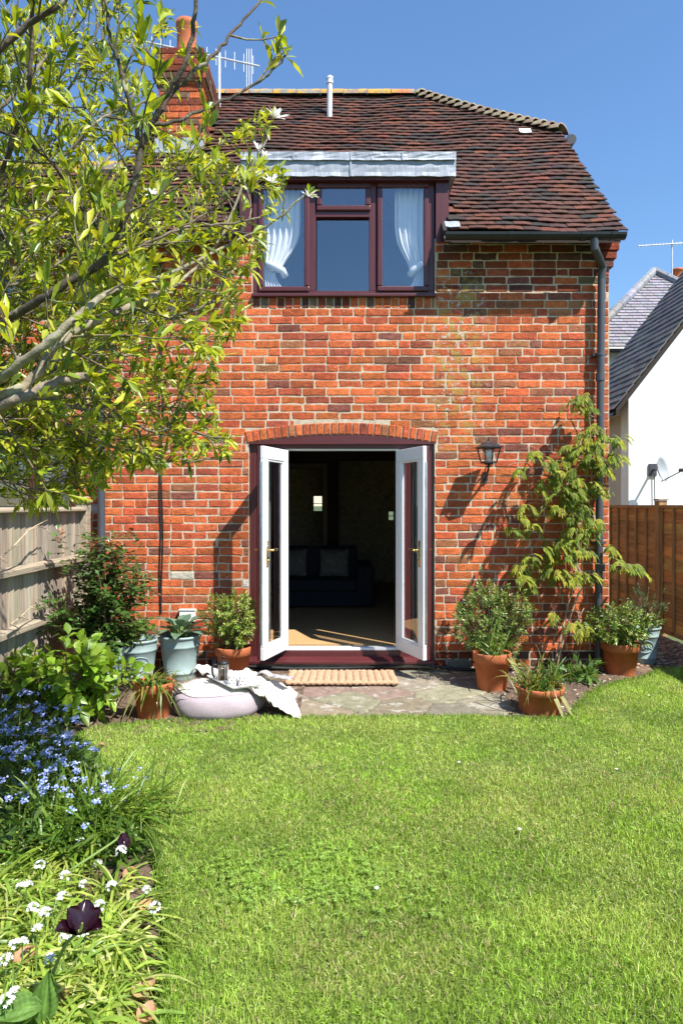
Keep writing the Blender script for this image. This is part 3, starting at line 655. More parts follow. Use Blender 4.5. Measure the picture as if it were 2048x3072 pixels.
def door_leaf(hx, mir, label):
    """u runs from hinge to free edge, t towards the room side of the leaf"""
    ex = Vector(((.744-.54 if mir > 0 else -.706+.533), -.505, 0)); ex = ex.normalized(); W_ = .536
    nr = Vector((-ex.y,ex.x,0)); nr = nr if nr.x*(-mir) > 0 else -nr    # room-side normal faces the middle of the doorway
    O = Vector((hx, YD+.0, 0)); zb, zt = SILL+.002, HZ-.002
    def bx(mb, u0,u1,t0,t1,z0,z1): mb.obox(O+ex*((u0+u1)/2)+nr*((t0+t1)/2)+Vector((0,0,(z0+z1)/2)), ex*((u1-u0)/2), nr*((t1-t0)/2), Vector((0,0,(z1-z0)/2)))
    S = .098; d = MB()
    bx(d,0,W_,.0,.036,zb,zb+.11); bx(d,0,W_,.0,.036,zt-.11,zt); bx(d,0,S,.0,.036,zb+.11,zt-.11); bx(d,W_-S,W_,.0,.036,zb+.11,zt-.11)
    leaf = d.build('door', M['upvc'], house, bevel=.005); leaf['label'] = label
    e = MB(); bx(e,0,W_,-.03,-.001,zb,zb+.11); bx(e,0,W_,-.03,-.001,zt-.11,zt); bx(e,0,S,-.03,-.001,zb+.11,zt-.11); bx(e,W_-S,W_,-.03,-.001,zb+.11,zt-.11); e.build('outer_face', M['brown'], leaf, bevel=.003)
    be = MB()
    for (u0,u1,z0,z1) in ((S,W_-S,zb+.11,zb+.128),(S,W_-S,zt-.128,zt-.11),(S,S+.018,zb+.128,zt-.128),(W_-S-.018,W_-S,zb+.128,zt-.128)): bx(be,u0,u1,.006,.028,z0,z1)
    be.build('glazing_bead', M['upvc'], leaf, bevel=.004)
    p = MB(); bx(p,S+.016,W_-S-.016,.010,.016,zb+.126,zt-.126); p.build('pane', M['doorglass'], leaf)
    k = MB(); bx(k,W_+.0005,W_+.004,-.002,.02,zb+.14,zt-.14)
    for z_ in (zb+.3,zb+.62,zb+.92,zb+1.25,zb+1.55): bx(k,W_+.004,W_+.008,.002,.016,z_-.04,z_+.04)
    k.build('lock_strip', M['steel'], leaf)
    for sgn, t0 in ((1,.036),(-1,-.03)):
        h = MB(); uc = W_-.062; zc = 1.155; tt = t0+.006*sgn
        bx(h,uc-.014,uc+.014,min(t0+.0005*sgn,tt),max(t0+.0005*sgn,tt),zc-.15,zc+.08)
        c0 = O+ex*uc+nr*(tt)+Vector((0,0,zc)); h.tube([c0,c0+nr*(.045*sgn)],.009,10)
        h.tube([c0+nr*(.045*sgn),c0+nr*(.048*sgn)-ex*.02,c0+nr*(.046*sgn)-ex*.06+Vector((0,0,.002)),c0+nr*(.040*sgn)-ex*.115],[.010,.011,.010,.008],10)
        h.tube([c0-Vector((0,0,.092)),c0-Vector((0,0,.092))+nr*(.012*sgn)],.011,10)
        h.build('handle', M['brass'], leaf, smooth=True)
    return leaf
door_leaf(SX0, -1, 'left white glazed door leaf swung out'); door_leaf(SX1, 1, 'right white glazed door leaf swung out')
# gutters and pipes
gt = MB()
def gutter(mb, x0, x1, y=6.13, z=3.985, r=.055):
    n_ = 8; P = []
    for xx in (x0,x1):
        for j in range(n_+1):
            a = math.pi+math.pi*j/n_; P.append((xx, y+r*math.cos(a), z+r*math.sin(a)*1.0))
    inn = [(p[0], y+(p[1]-y)*.9, z+(p[2]-z)*.9+.001) for p in P]; k = n_+1
    f = [(j,j+1,k+j+1,k+j) for j in range(n_)]+[(2*k+j+1,2*k+j,3*k+j,3*k+j+1) for j in range(n_)]+[(0,k,3*k,2*k),(n_,2*k+n_,3*k+n_,k+n_)]
    f += [(j+1,j,2*k+j,2*k+j+1) for j in range(n_)]+[(k+j,k+j+1,3*k+j+1,3*k+j) for j in range(n_)]
    mb.add(P+inn, f)
gutter(gt, sp(1335,0,6.1).x, sp(1877,0,6.1).x)
for xx in (1530,1750,1840): q = sp(xx,0,6.1).x; gutter(gt, q-.025, q+.025, r=.060)
gt.build('gutter', M['gutter'], house)
g3 = MB(); gutter(g3, XL, sp(735,0,6.1).x); g3.build('gutter', M['gutter'], house)
dpX = wx(1790); YP = WY-.075
d = MB(); d.tube([(sp(1782,0,6.13).x,6.13,3.95),(sp(1782,0,6.13).x,6.13,3.86),(dpX+.015,YP-.02,3.76),(dpX+.012,YP,3.66)],.036,14); d.tube([(dpX+.012,YP,3.68),(dpX-.02,YP,.12)],.034,16)
for z_ in (2.74,1.95,.97): d.tube([(dpX,YP,z_-.035),(dpX,YP,z_+.035)],.041,16); 
for z_ in (2.95,1.2): d.box(dpX-.06,dpX+.06,YP+.01,WY-.004,z_-.012,z_+.012); d.tube([(dpX,YP,z_-.012),(dpX,YP,z_+.012)],.039,16)
d.build('downpipe', M['pipe'], house, smooth=False)
d = MB(); q = wx(313); d.tube([(q,YP,3.93),(q,YP,.1)],.034,16)
for z_ in (2.9,1.1): d.tube([(q,YP,z_-.03),(q,YP,z_+.03)],.040,16)
d.build('downpipe', M['pipe'], house)
vp = MB(); vp.tube([(-.15,8.48,6.25),(-.145,8.48,6.80)],.034,16); vp.tube([(-.145,8.48,6.78),(-.145,8.48,6.84)],.042,16); vp.lathe([(.046,0),(.042,.03),(.022,.045),(0,.047)],(-.145,8.48,6.835),16)
vp.build('vent_pipe', M['greypipe'], house)
vb = MB(); vb.box(wx(1335),wx(1412),WY-.03,WY-.0,.015,.11)
for i in range(22): vb.box(wx(1340)+i*.0102,wx(1340)+i*.0102+.005,WY-.034,WY-.03,.025,.10)
vb.build('air_brick', M['grille'], house)
vb = MB(); vb.box(wx(637),wx(651),WY-.03,WY,.02,.12); vb.build('air_brick', M['grille'], house)
vb = MB(); vb.box(wx(542),wx(588),WY-.05,WY,wz(1862),wz(1829)); vb.box(wx(540),wx(590),WY-.058,WY,wz(1829),wz(1826))
for i in range(8): vb.box(wx(545)+i*.0165,wx(545)+i*.0165+.010,WY-.054,WY-.05,wz(1862),wz(1858))
vb.build('flue_cover', M['white'], house, bevel=.004)
vb = MB(); q = wx(1389); vb.box(q-.02,q+.02,WY-.05,WY,wz(1806),wz(1795)); vb.tube([(q,WY-.03,wz(1806)),(q,WY-.03,wz(1845)),(q+.01,WY-.02,wz(1851))],.007,8); vb.build('overflow_pipe', M['pipe'], house)

# house on the left, under the same roof line but lower
nb_ = thing('terraced_house', 'lower brick cottage joined to the left of the house, mostly hidden behind the magnolia', 'house', (-3.6, WY, 0))
LX0, LX1 = -6.0, HX0-.004; NZR = 5.09; NRY = EY+(NZR-EZ)/SL
W1 = (-3.35,wx(232),.95,2.18); W2 = (-3.5,wx(86),wz(932),wz(800)); W3 = (wx(355),wx(500),wz(905),wz(790))
w = MB(); w.box(LX0,W1[0],T0,T1,-.05,4); w.box(W1[1],LX1,T0,T1,-.05,4); w.box(W1[0],W1[1],T0,T1,-.05,W1[2]); w.box(W1[0],W1[1],T0,T1,W1[3],W2[2])
w.box(W2[1],W1[1],T0,T1,W2[2],4); w.box(W1[0],W2[0],T0,T1,W2[2],4) if W2[0] > W1[0] else None; w.box(max(W2[0],W1[0]),W2[1],T0,T1,W2[3],4)
w.box(LX0,LX0+.2,T1,8.6,-.05,4); w.box(LX0,LX1,8.4,8.6,-.05,4); w.box(LX0+.2,LX1,T1,8.4,2.5,2.6)
nwall = w.build('wall', M['mortar'], nb_)
bk = MB(); brick_panel(bk, (0,WY,0), (1,0,0), (0,-1,0), -4.6, LX1, -.02, 4.0, [W1,(max(W2[0],W1[0]),W2[1],W2[2],W2[3])]); bk.build('brickwork', M['brick'], nwall)
rf = MB(); rf.prism([(EY+.02,roofz(EY+.02)-.03),(NRY,NZR-.03),(2*NRY-EY+1,EZ-.6),(2*NRY-EY+1,EZ-.7),(NRY,NZR-.11),(EY+.02,roofz(EY+.02)-.09)], 'x', LX0, XL+.02); nroof = rf.build('roof', M['underlay'], nb_)
tl = MB(); tile_roof(tl, -5.0, XL, (NRY-EY)/math.cos(ANG)-.03, lambda x,s: x < XL, ang=ANG, sag=sagf); tl.build('tiles', M['tile'], nroof)
rd = MB(); x = -5.0
while x < XL-.05:
    rd.tube([(x+.004,NRY,NZR),(min(x+.306,XL),NRY,NZR)],[.1,.1],12,jit((.30,.24,.18),.2)); x += .31
rd.build('ridge_tiles', M['ridge'], nroof)
g3 = MB(); gutter(g3, -5.0, XL-.004); g3.build('gutter', M['gutter'], nb_)
for (q, nm) in ((W1,'window'),(W2,'window')):
    f = MB(); rect_frame(f, q[0], q[1], q[2], q[3], .07, WY+.02, WY+.09); mx = (q[0]+q[1])/2; f.box(mx-.04,mx+.04,WY+.02,WY+.09,q[2]+.07,q[3]-.07)
    fo = f.build(nm, M['brown'], nb_, bevel=.004); p = MB(); p.box(q[0]+.07,q[1]-.07,WY+.05,WY+.056,q[2]+.07,q[3]-.07); p.build('pane', M['glass'], fo)
d = MB(); d.tube([(wx(195),WY-.1,2.1),(wx(210),WY-.08,.3)],.05,14); d.build('downpipe', M['pipe'], nb_)
# ---------------------------------------------------------------- things at the doorway and on the wall
def cloth(name, x0, x1, y, z0, z1, folds, label, cat, group=None, tie=None, lean=0, mb_col=(1,1,1), mat='curtain', amp=.022):
    P = []; nx, nz = 48, 26
    for j in range(nz+1):
        t = j/nz; z = z0+(z1-z0)*t; row = []
        pinch = 0
        if tie is not None: pinch = .52*math.exp(-((z-tie)/.22)**2)+(.18 if z < tie else .10*0)
        for i in range(nx+1):
            s = i/nx; xa, xb = x0, x1
            ss = s*(1-pinch) if lean < 0 else 1-(1-s)*(1-pinch)
            row.append((xa+(xb-xa)*ss, y+amp*math.sin(s*folds*6.283+.6*math.sin(3*t))*(1-.5*pinch), z))
        P.append(row)
    m = MB(); m.grid(P, mb_col); o = m.build(name, M[mat], None, smooth=True, solid=.004); return tag(o, label, cat, group)
cz0, cz1 = wz(880), wz(545)
cur = cloth('curtain', wx(786), wx(900), WY+.16, cz0, cz1, 6, 'white curtain tied back at the left side of the dormer window', 'curtain', None, wz(800), -1)
t_ = MB(); t_.tube([(wx(786),WY+.13,wz(775)),(wx(815),WY+.11,wz(785)),(wx(845),WY+.115,wz(800)),(wx(852),WY+.15,wz(815))], .035, 8); t_.build('tie_back', M['curtain'], cur, smooth=True)
cur = cloth('curtain', wx(1188), wx(1278), WY+.16, cz0, cz1, 5, 'white curtain tied back at the right side of the dormer window', 'curtain', None, wz(800), 1)
t_ = MB(); t_.tube([(wx(1278),WY+.13,wz(775)),(wx(1262),WY+.11,wz(785)),(wx(1242),WY+.115,wz(800)),(wx(1234),WY+.15,wz(810))], .035, 8); t_.build('tie_back', M['curtain'], cur, smooth=True)
M['print'] = simple('printed_curtain', (0.30, 0.32, 0.29), 0.9, bmp=(200, 0.05), spots=[(9, 0.55, (0.26, 0.33, 0.28), 0.8), (14, 0.64, (0.40, 0.24, 0.26), 0.8)])
cloth('curtain', DX0+.06, DX0+.17, WY+.28, .21, 2.1, 3, 'leaf-printed curtain hanging behind the left glass door leaf', 'curtain', None, None, -1, mat='print')
cloth('curtain', SX1+.10, DX1-.05, WY+.42, .21, 2.1, 4, 'leaf-printed curtain hanging behind the right glass door leaf', 'curtain', None, None, 1, mat='print')
# sofa and cushions in the dark room
sf = thing('sofa', 'dark blue sofa standing deep inside the dim room', 'sofa', (-.75, 9.3, FZ))
m = MB(); m.box(-1.9,.42,8.95,9.75,FZ+.03,FZ+.22); m.build('base', M['sofa'], sf, bevel=.02)
m = MB(); m.box(-1.7,.22,9.55,9.8,FZ+.22,FZ+.78); m.build('backrest', M['sofa'], sf, bevel=.05)
for a in (-1.92,.20):
    m = MB(); m.box(a,a+.23,8.93,9.78,FZ+.02,FZ+.58); m.build('armrest', M['sofa'], sf, bevel=.06)
for a in (-1.68,-.73):
    m = MB(); m.box(a,a+.93,8.93,9.55,FZ+.225,FZ+.38); m.build('seat_cushion', M['sofa'], sf, bevel=.04)
def cushion(x, label):
    m = MB(); P = []; n_ = 12
    for sgn in (-1,1):
        P = [[(x+.19*(2*i/n_-1)*(1+.06*abs(2*j/n_-1)**3), 9.45+.07*(2*j/n_-1)+sgn*.075*(1-(2*i/n_-1)**4)*(1-(2*j/n_-1)**4), FZ+.56+.17*(2*j/n_-1)*(1+.12*abs(2*i/n_-1)**3)) for i in range(n_+1)] for j in range(n_+1)]
        m.grid(P)
    tag(m.build('cushion', M['cushion'], None, smooth=True), label, 'cushion')
cushion(-.68, 'pale patterned cushion on the left half of the dark sofa'); cushion(-.10, 'pale patterned cushion on the right half of the dark sofa')
# lantern
ln_ = thing('wall_lantern', 'black coach lantern fixed to the brick wall right of the doorway', 'lamp', (1.345, WY, 1.78))
LC = Vector((1.335, 6.20, 0)); rotl = R(12)
def sq(h, z): return [LC+Vector((h*math.cos(rotl+a), h*math.sin(rotl+a), z)) for a in (R(-135),R(-45),R(45),R(135))]
def loft(mb, rings, cap=True, col=(1,1,1)):
    n_ = len(rings[0]); v = [p for r_ in rings for p in r_]; f = [(k*n_+j,k*n_+(j+1)%n_,(k+1)*n_+(j+1)%n_,(k+1)*n_+j) for k in range(len(rings)-1) for j in range(n_)]
    if cap: f += [tuple(range(n_))[::-1], tuple(range((len(rings)-1)*n_, len(rings)*n_))]
    mb.add(v, f, col)
m = MB(); loft(m, [sq(.138,2.068),sq(.140,2.074),sq(.085,2.105),sq(.035,2.125),sq(.02,2.13)]); m.tube([LC+Vector((0,0,2.128)),LC+Vector((0,0,2.14)),LC+Vector((0,0,2.165))],[.008,.009,.006],10); m.build('roof', M['black'], ln_)
m = MB()
for p, q in zip(sq(.110,2.068), sq(.074,1.938)): m.tube([p,q],.0065,6)
t_, b_ = sq(.110,2.066), sq(.074,1.938)
for i in range(4): m.bar(b_[i],b_[(i+1)%4],.013,.013); m.bar(t_[i],t_[(i+1)%4],.012,.012)
loft(m, [sq(.076,1.928),sq(.076,1.934)]); loft(m, [sq(.03,1.915),sq(.05,1.928)]); m.build('frame', M['black'], ln_)
m = MB()
for i in range(4): m.add([b_[i],b_[(i+1)%4],t_[(i+1)%4],t_[i]], [(0,1,2,3)])
m.build('glass', M['lampglass'], ln_)
m = MB(); m.lathe([(.018,1.94),(.018,1.985),(.028,1.99),(.030,2.03),(.022,2.055),(0,2.06)], (LC.x,LC.y,0), 14); m.build('bulb', M['white'], ln_, smooth=True)
m = MB(); m.tube([LC+Vector((0,0,1.918)),LC+Vector((0,.005,1.90)),LC+Vector((.003,.04,1.865)),Vector((1.343,6.36,1.80)),Vector((1.345,6.415,1.79))],[.012,.010,.011,.012,.014],10)
m.tube([LC+Vector((0,.03,1.9)),LC+Vector((0,.12,1.90)),LC+Vector((0,.17,1.87)),Vector((1.345,6.41,1.84))],.006,8)
m.lathe([(0,0),(.024,.0),(.026,.008),(.012,.014),(0,.016)],LC+Vector((0,0,1.895)),12)
P = [(1.345-.022,1.86),(1.345+.022,1.86),(1.345+.016,1.82),(1.345+.030,1.79),(1.345+.014,1.765),(1.345,1.745),(1.345-.014,1.765),(1.345-.030,1.79),(1.345-.016,1.82)]
m.prism(P,'y',WY-.016,WY-.001); m.build('bracket', M['black'], ln_)
# cable down the wall, hose along the foot of the wall
m = MB(); q = wx(482)
m.tube([(q+.006*math.sin(i*1.1), WY-.012, 3.9-i*.14) for i in range(25)], .0055, 6); m.tube([(q+.018+.008*math.sin(i*.7+1), WY-.010, 3.9-i*.14) for i in range(25)], .005, 6)
tag(m.build('wall_cable', M['rubber']), 'pair of thin black cables running down the bricks left of the doorway', 'cable')
m = MB(); m.tube([(-1.15,6.33,.03),(-.85,6.34,.05),(-.45,6.345,.028),(0,6.355,.03),(.35,6.36,.045),(.62,6.36,.075),(.80,6.35,.062),(1.05,6.33,.03),(1.35,6.31,.02),(1.7,6.33,.02)], .0135, 10)
tag(m.build('hose', M['rubber']), 'black hose lying along the foot of the wall behind the doormat', 'hose')
# doormat of thick coir ropes
dmt = MB(); n_ = 15; mx0, mx1, my0, my1 = -.475, .475, 5.80, 6.20
for i in range(n_):
    xc = mx0+(mx1-mx0)*(i+.5)/n_; ra = (mx1-mx0)/n_*.56; P = []; ny, na_ = 44, 10; C = []
    skew = -.03+.06*i/n_
    for j in range(ny+1):
        y = my0+(my1-my0)*j/ny+random.uniform(-.003,.003); e = min(1, min(j,ny-j)/2.0*.5+.35)
        for a in range(na_):
            A = 2*math.pi*a/na_; rr = ra*e*(1+.14*math.sin(3*A+j*1.15))
            P.append((xc+skew*(.5-j/ny)*.7+rr*math.cos(A), y, .034+rr*math.sin(A)*.72)); C.append(jit((.50,.32,.195),.18))
    dmt.add(P, [(j*na_+a,j*na_+(a+1)%na_,(j+1)*na_+(a+1)%na_,(j+1)*na_+a) for j in range(ny) for a in range(na_)]+[tuple(range(na_))[::-1],tuple(range(ny*na_,(ny+1)*na_))], C)
for y in (my0+.008,my1-.008):
    pts = [(mx0+(mx1-mx0)*i/60, y+.006*math.sin(i*1.9), .036+.008*math.cos(i*1.9)) for i in range(61)]
    dmt.tube(pts, .016, 8, (.52,.33,.20))
tag(dmt.build('doormat', M['jute'], None, smooth=True), 'thick ribbed coir doormat lying on the paving before the doorway', 'doormat')

# ---------------------------------------------------------------- pouf, throw, tray and coffee
PX, PY, PR, PH = -.925, 5.16, .335, .195
pz = thing('pouf', 'round lilac linen floor cushion with a white top lying on the paving', 'pouf', (PX, PY, 0))
prof = [(0,.004),(.29,.004),(.322,.02),(.338,.06),(.339,.10),(.332,.14),(.318,.163),(.295,.178)]
def lump(a, z): return 1+.018*math.sin(2*a+1)+.012*math.sin(5*a)+.008*math.sin(9*a+z*40)
def lathe2(prof, n_=64):
    m = MB(); P = [[(PX+r*lump(2*math.pi*k/n_,z)*math.cos(2*math.pi*k/n_), PY+r*lump(2*math.pi*k/n_,z)*math.sin(2*math.pi*k/n_), z+.006*math.sin(4*2*math.pi*k/n_)*(r > .2)*(z > .05)) for k in range(n_+1)] for r,z in prof]; m.grid(P); return m
lathe2(prof).build('cover', M['linen'], pz, smooth=True)
lathe2([(.295,.178),(.26,.192),(.18,.199),(.08,.200),(0,.200)]).build('top_panel', M['throw'], pz, smooth=True)
def pouf_h(x, y):
    r = math.hypot(x-PX,y-PY)
    return .2 if r < .2 else (.2-.03*((r-.2)/.1)**2 if r < .30 else (.17*(1-((r-.30)/.045)**2)**.5 if r < .345 else 0))
m = MB(); P = []; na_, nb2 = 60, 40
A0, A1, A2 = Vector((-1.26,5.38)), Vector((-.30,5.33)), Vector((-.32,4.83))
for j in range(nb2+1):
    t = j/nb2; row = []
    for i in range(na_+1):
        s = i/na_
        left = Vector((-1.20,5.40)).lerp(Vector((-.66,4.99)), t**.8); right = Vector((-.40,5.42)).lerp(Vector((-.36,4.90)), t)
        if s > .8: right = right+Vector((.05*(s-.8)*5,-.03*t))
        q = left.lerp(right, s); q = q+Vector((.02*math.sin(6*t+9*s),.015*math.sin(11*s+4*t)))
        h = pouf_h(q.x,q.y); hs = sum(pouf_h(q.x+.06*math.cos(a),q.y+.06*math.sin(a)) for a in [0,1.05,2.1,3.14,4.2,5.2])/6
        rr = math.hypot(q.x-PX,q.y-PY); cone = max(.012, .205-.55*max(0,rr-.30)); z = max(h+.008, min(hs+.01, .21), cone if rr < .66 else 0)
        fold = .015*math.sin(34*s+6*math.sin(5*t))+.010*math.sin(26*t+13*s)+.006*math.sin(71*s-40*t)
        roll = .045*math.exp(-((s-.10)/.08)**2)*(1-t)+.03*math.exp(-((t-.04)/.05)**2)
        row.append((q.x,q.y,z+abs(fold)+roll+.012*math.exp(-((s-.03)/.03)**2)))
    P.append(row)
m.grid(P); tag(m.build('throw_blanket', M['throw'], None, smooth=True, solid=.007), 'crumpled white cotton throw draped over the lilac pouf', 'blanket')
TZ = .225
tray = MB(); tc = [Vector((-1.00,5.30)),Vector((-.62,5.34)),Vector((-.60,4.99)),Vector((-.78,4.92))]; tcc = sum(tc,Vector((0,0)))/4
tc = [Vector((-1.04,5.26)),Vector((-.70,5.36)),Vector((-.575,4.99)),Vector((-.78,4.90))]; tcc = sum(tc,Vector((0,0)))/4
def tr(s, z): return [Vector((tcc.x+(c.x-tcc.x)*s, tcc.y+(c.y-tcc.y)*s, z)) for c in tc]
loft(tray, [tr(.9,TZ-.004),tr(1.0,TZ+.014),tr(.985,TZ+.014),tr(.88,TZ+.003)]); tag(tray.build('tray', M['white'], None, bevel=.003), 'white serving tray lying on the throw on the pouf', 'tray')
def heart(mb, c, r, az, h, size, col):                     # small heart printed on a cylinder
    pts = [(0,-1.0),(.55,-.35),(.85,.2),(.72,.62),(.38,.72),(0,.38),(-.38,.72),(-.72,.62),(-.85,.2),(-.55,-.35)]
    v = []
    for (a,b_) in [(0,0)]+pts:
        A = az+a*size/r; v.append((c[0]+(r+.0012)*math.cos(A), c[1]+(r+.0012)*math.sin(A), c[2]+h+b_*size))
    mb.add(v, [(0,i+1,(i+1)%10+1) for i in range(10)], col)
def mug(x, y, label, hand):
    t = thing('mug', label, 'mug', (x,y,TZ+.004), 'heart-printed mugs on the tray')
    c = (x,y,TZ+.004); r = .037; m = MB(); m.lathe([(0,.002),(.033,.0),(.036,.004),(r,.012),(r,.082),(.0345,.083),(.034,.075),(.033,.01),(0,.008)], c, 28); m.build('cup', M['white'], t, smooth=True)
    m = MB(); d = Vector((math.cos(hand),math.sin(hand),0)); o = Vector(c); m.tube([o+d*.035+Vector((0,0,.068)),o+d*.056+Vector((0,0,.066)),o+d*.062+Vector((0,0,.045)),o+d*.052+Vector((0,0,.024)),o+d*.035+Vector((0,0,.018))],.005,8); m.build('handle', M['white'], t, smooth=True)
    m = MB(); cols = [(.45,.01,.02),(.03,.12,.06)]; k = 0
    for i in range(7):
        for j, h in enumerate((.018,.042,.066)):
            az = -2.9+i*.9+.45*(j%2)+random.uniform(-.08,.08); heart(m, c, r, az, h, .0075, cols[(i+j+k)%2])
    m.build('heart_print', M['paint'], t)
mug(-.800,5.01,'white mug with printed hearts on the tray, nearer the coffee press', .6); mug(-.715,4.985,'white mug with printed hearts on the tray, farther from the coffee press', .9)
cf = thing('coffee_press', 'glass coffee press half full of coffee on the white tray', 'coffee press', (-.885,5.12,TZ+.004)); o = Vector((-.885,5.12,TZ+.004))
m = MB(); m.lathe([(0,.006),(.038,.006),(.038,.132),(.040,.134)], o, 28); m.build('beaker', M['lampglass'], cf, smooth=True)
m = MB(); m.lathe([(0,.008),(.0365,.008),(.0365,.085),(0,.085)], o, 28); m.build('coffee', M['coffee'], cf)
m = MB(); m.lathe([(0,.0),(.042,.0),(.042,.012),(.039,.014)], o, 28)
for a in (.5,2.1,3.6,5.2): m.bar(o+Vector((.040*math.cos(a),.040*math.sin(a),.01)), o+Vector((.040*math.cos(a),.040*math.sin(a),.125)), .006,.003, (math.cos(a),math.sin(a),0))
m.lathe([(.0405,.118),(.0415,.118),(.0415,.128),(.0405,.128)], o, 28); m.build('frame', M['steel'], cf)
m = MB(); m.lathe([(.043,.130),(.044,.140),(.038,.150),(.012,.156),(.004,.158),(.004,.172),(.012,.176),(.012,.186),(0,.190)], o, 24); m.build('lid', M['rubber'], cf, smooth=True)
m = MB(); m.tube([o+Vector((-.040,-.005,.122)),o+Vector((-.072,-.008,.125)),o+Vector((-.082,-.009,.10)),o+Vector((-.078,-.008,.05)),o+Vector((-.066,-.006,.03))],.0085,10); m.build('handle', M['rubber'], cf, smooth=True)
mg = MB(); P = [[(-.66+.27*i/14+.02*j/6, 5.37-.15*i/14*.75+.10*j/6-.04, .222+.028*math.sin(math.pi*min(1,i/5.0))*(1-i/14)-.008*i/14+.010*math.sin(j)) for i in range(15)] for j in range(7)]
mg.grid(P); tag(mg.build('magazine', M['paper'], None, smooth=True, solid=.006), 'open magazine lying face down on the white throw', 'magazine')

# ---------------------------------------------------------------- pots
def terracotta(x, y, r, h, label, cat='flower pot', group='terracotta pots', br=.72):
    t = thing('terracotta_pot', label, cat, (x,y,0), group); m = MB(); rim = h*.24
    m.lathe([(0,.004),(r*br,.0),(r*br+.004,.01),(r*.90,h-rim),(r*.915,h-rim-.002),(r*.99,h-rim+.004),(r,h-.008),(r*.99,h),(r*.90,h),(r*.88,h-.012),(r*.84,h*.8),(0,h*.8)], (x,y,0), 48, wob=.006); m.build('pot', M['terracotta'], t, smooth=True, bevel=0)
    s = MB(); s.lathe([(r*.855,h*.86),(r*.4,h*.88),(0,h*.885)], (x,y,0), 32, wob=.03); s.build('soil', M['potsoil'], t, smooth=True); return t
def planter(x, y, r, h, label, emblem=False, br=.68, eaz=-1.3):
    t = thing('glazed_planter', label, 'planter', (x,y,0), 'sage green planters'); m = MB(); R_ = lambda z: r*(br+(1-br)*(z/h)**.85)*.94
    P = [(0,.004),(R_(0),0)]
    for z in (.02,.15*h,.18*h,.5*h,.74*h,.78*h,.9*h):
        P.append((R_(z),z))
    P.insert(4,(R_(.165*h)+.008,.165*h)); P.insert(8,(R_(.76*h)+.008,.76*h))
    P += [(R_(.93*h),h*.93),(r*.96,h*.945),(r*1.0,h*.965),(r*.99,h),(r*.91,h),(r*.88,h*.95),(r*.80,h*.8),(0,h*.8)]
    m.lathe(P, (x,y,0), 56, wob=.004); m.build('pot', M['sage'], t, smooth=True)
    s = MB(); s.lathe([(r*.84,h*.88),(0,h*.9)], (x,y,0), 32, wob=.03); s.build('soil', M['potsoil'], t)
    if emblem:
        e = MB(); zc = h*.5
        def on(a, z, o_=.006): rr = R_(zc+z)+o_; A = eaz+a/rr; return (x+rr*math.cos(A), y+rr*math.sin(A), zc+z)
        e.tube([on(.082*math.cos(k*2*math.pi/28),.060*math.sin(k*2*math.pi/28),.003) for k in range(29)], .0045, 6, cap=False)
        e.tube([on(.07*(q/8-.5)*1.7,.022*math.sin(q/8*3)-.02,.002) for q in range(9)], .003, 6)
        for q in range(9):
            a = .07*(q/8-.5)*1.6; zz = .022*math.sin(q/8*3)-.02
            e.tube([on(a,zz,.002),on(a+.012,zz+(.012 if q%2 else -.010),.004),on(a+.024,zz+(.022 if q%2 else -.018),.002)], [.002,.006,.001], 6)
        e.build('emblem', M['sage'], t, smooth=True)
    return t
terracotta(-1.372,4.99,.150,.262,'terracotta pot at the lawn corner left of the pouf, with floppy daffodil leaves')
terracotta(-.955,6.05,.160,.30,'terracotta pot by the left door leaf behind the pouf')
terracotta(1.262,5.74,.160,.315,'large terracotta pot on the paving in front of the wall, right of the doormat')
terracotta(1.483,5.12,.182,.195,'low wide terracotta pot at the right front corner of the paving', br=.78)
terracotta(2.545,6.24,.172,.30,'terracotta pot at the right corner of the house holding a leafy bush')
planter(-1.44,6.10,.193,.395,'sage green planter holding the blue-grey hosta')
planter(-1.77,5.92,.185,.395,'sage green planter with a raised oval olive emblem', True, eaz=-1.15)
planter(-1.94,5.56,.185,.40,'sage green planter half hidden behind the hydrangea and rose bush')
planter(2.97,6.72,.16,.36,'sage green planter in shade behind the corner bush by the fence', True, eaz=-1.9)

# ---------------------------------------------------------------- fences
def weathered(): return jit(random.choice([(.36,.30,.22),(.30,.25,.185),(.40,.335,.25),(.27,.23,.18)]), .12)
FX = -2.37
fn = thing('board_fence', 'weathered grey vertical board fence along the left edge of the garden', 'fence', (FX, 4, 0)); m = MB(); y = 1.2
while y < 6.24:
    w_ = random.uniform(.085,.105); x_ = FX-.03+random.uniform(-.003,.003); z1 = 1.50+random.uniform(-.006,.004)
    m.add([(x_-.012,y,.05),(x_,y,.05),(x_+.014,y+w_+.012,.05),(x_-.004,y+w_+.012,.05),(x_-.012,y,z1),(x_,y,z1),(x_+.014,y+w_+.012,z1),(x_-.004,y+w_+.012,z1)], [(0,3,2,1),(4,5,6,7),(0,1,5,4),(1,2,6,5),(2,3,7,6),(3,0,4,7)], weathered()); y += w_
m.build('boards', M['oldwood'], fn)
for z, h in ((1.485,.05),(1.03,.075),(.60,.075)):
    m = MB(); m.prism([(FX-.012,z),(FX+.045,z+.012),(FX+.045,z+h-.02),(FX-.012,z+h)], 'y', 1.2, 6.24); m.build('rail', M['oldrail'], fn, bevel=.004)
for y in (6.29,3.6,1.15):
    m = MB(); m.box(FX-.06,FX+.045,y-.05,y+.05,-.05,1.57); m.box(FX-.075,FX+.06,y-.065,y+.065,1.57,1.60); m.build('post', M['oldrail'], fn, bevel=.006)
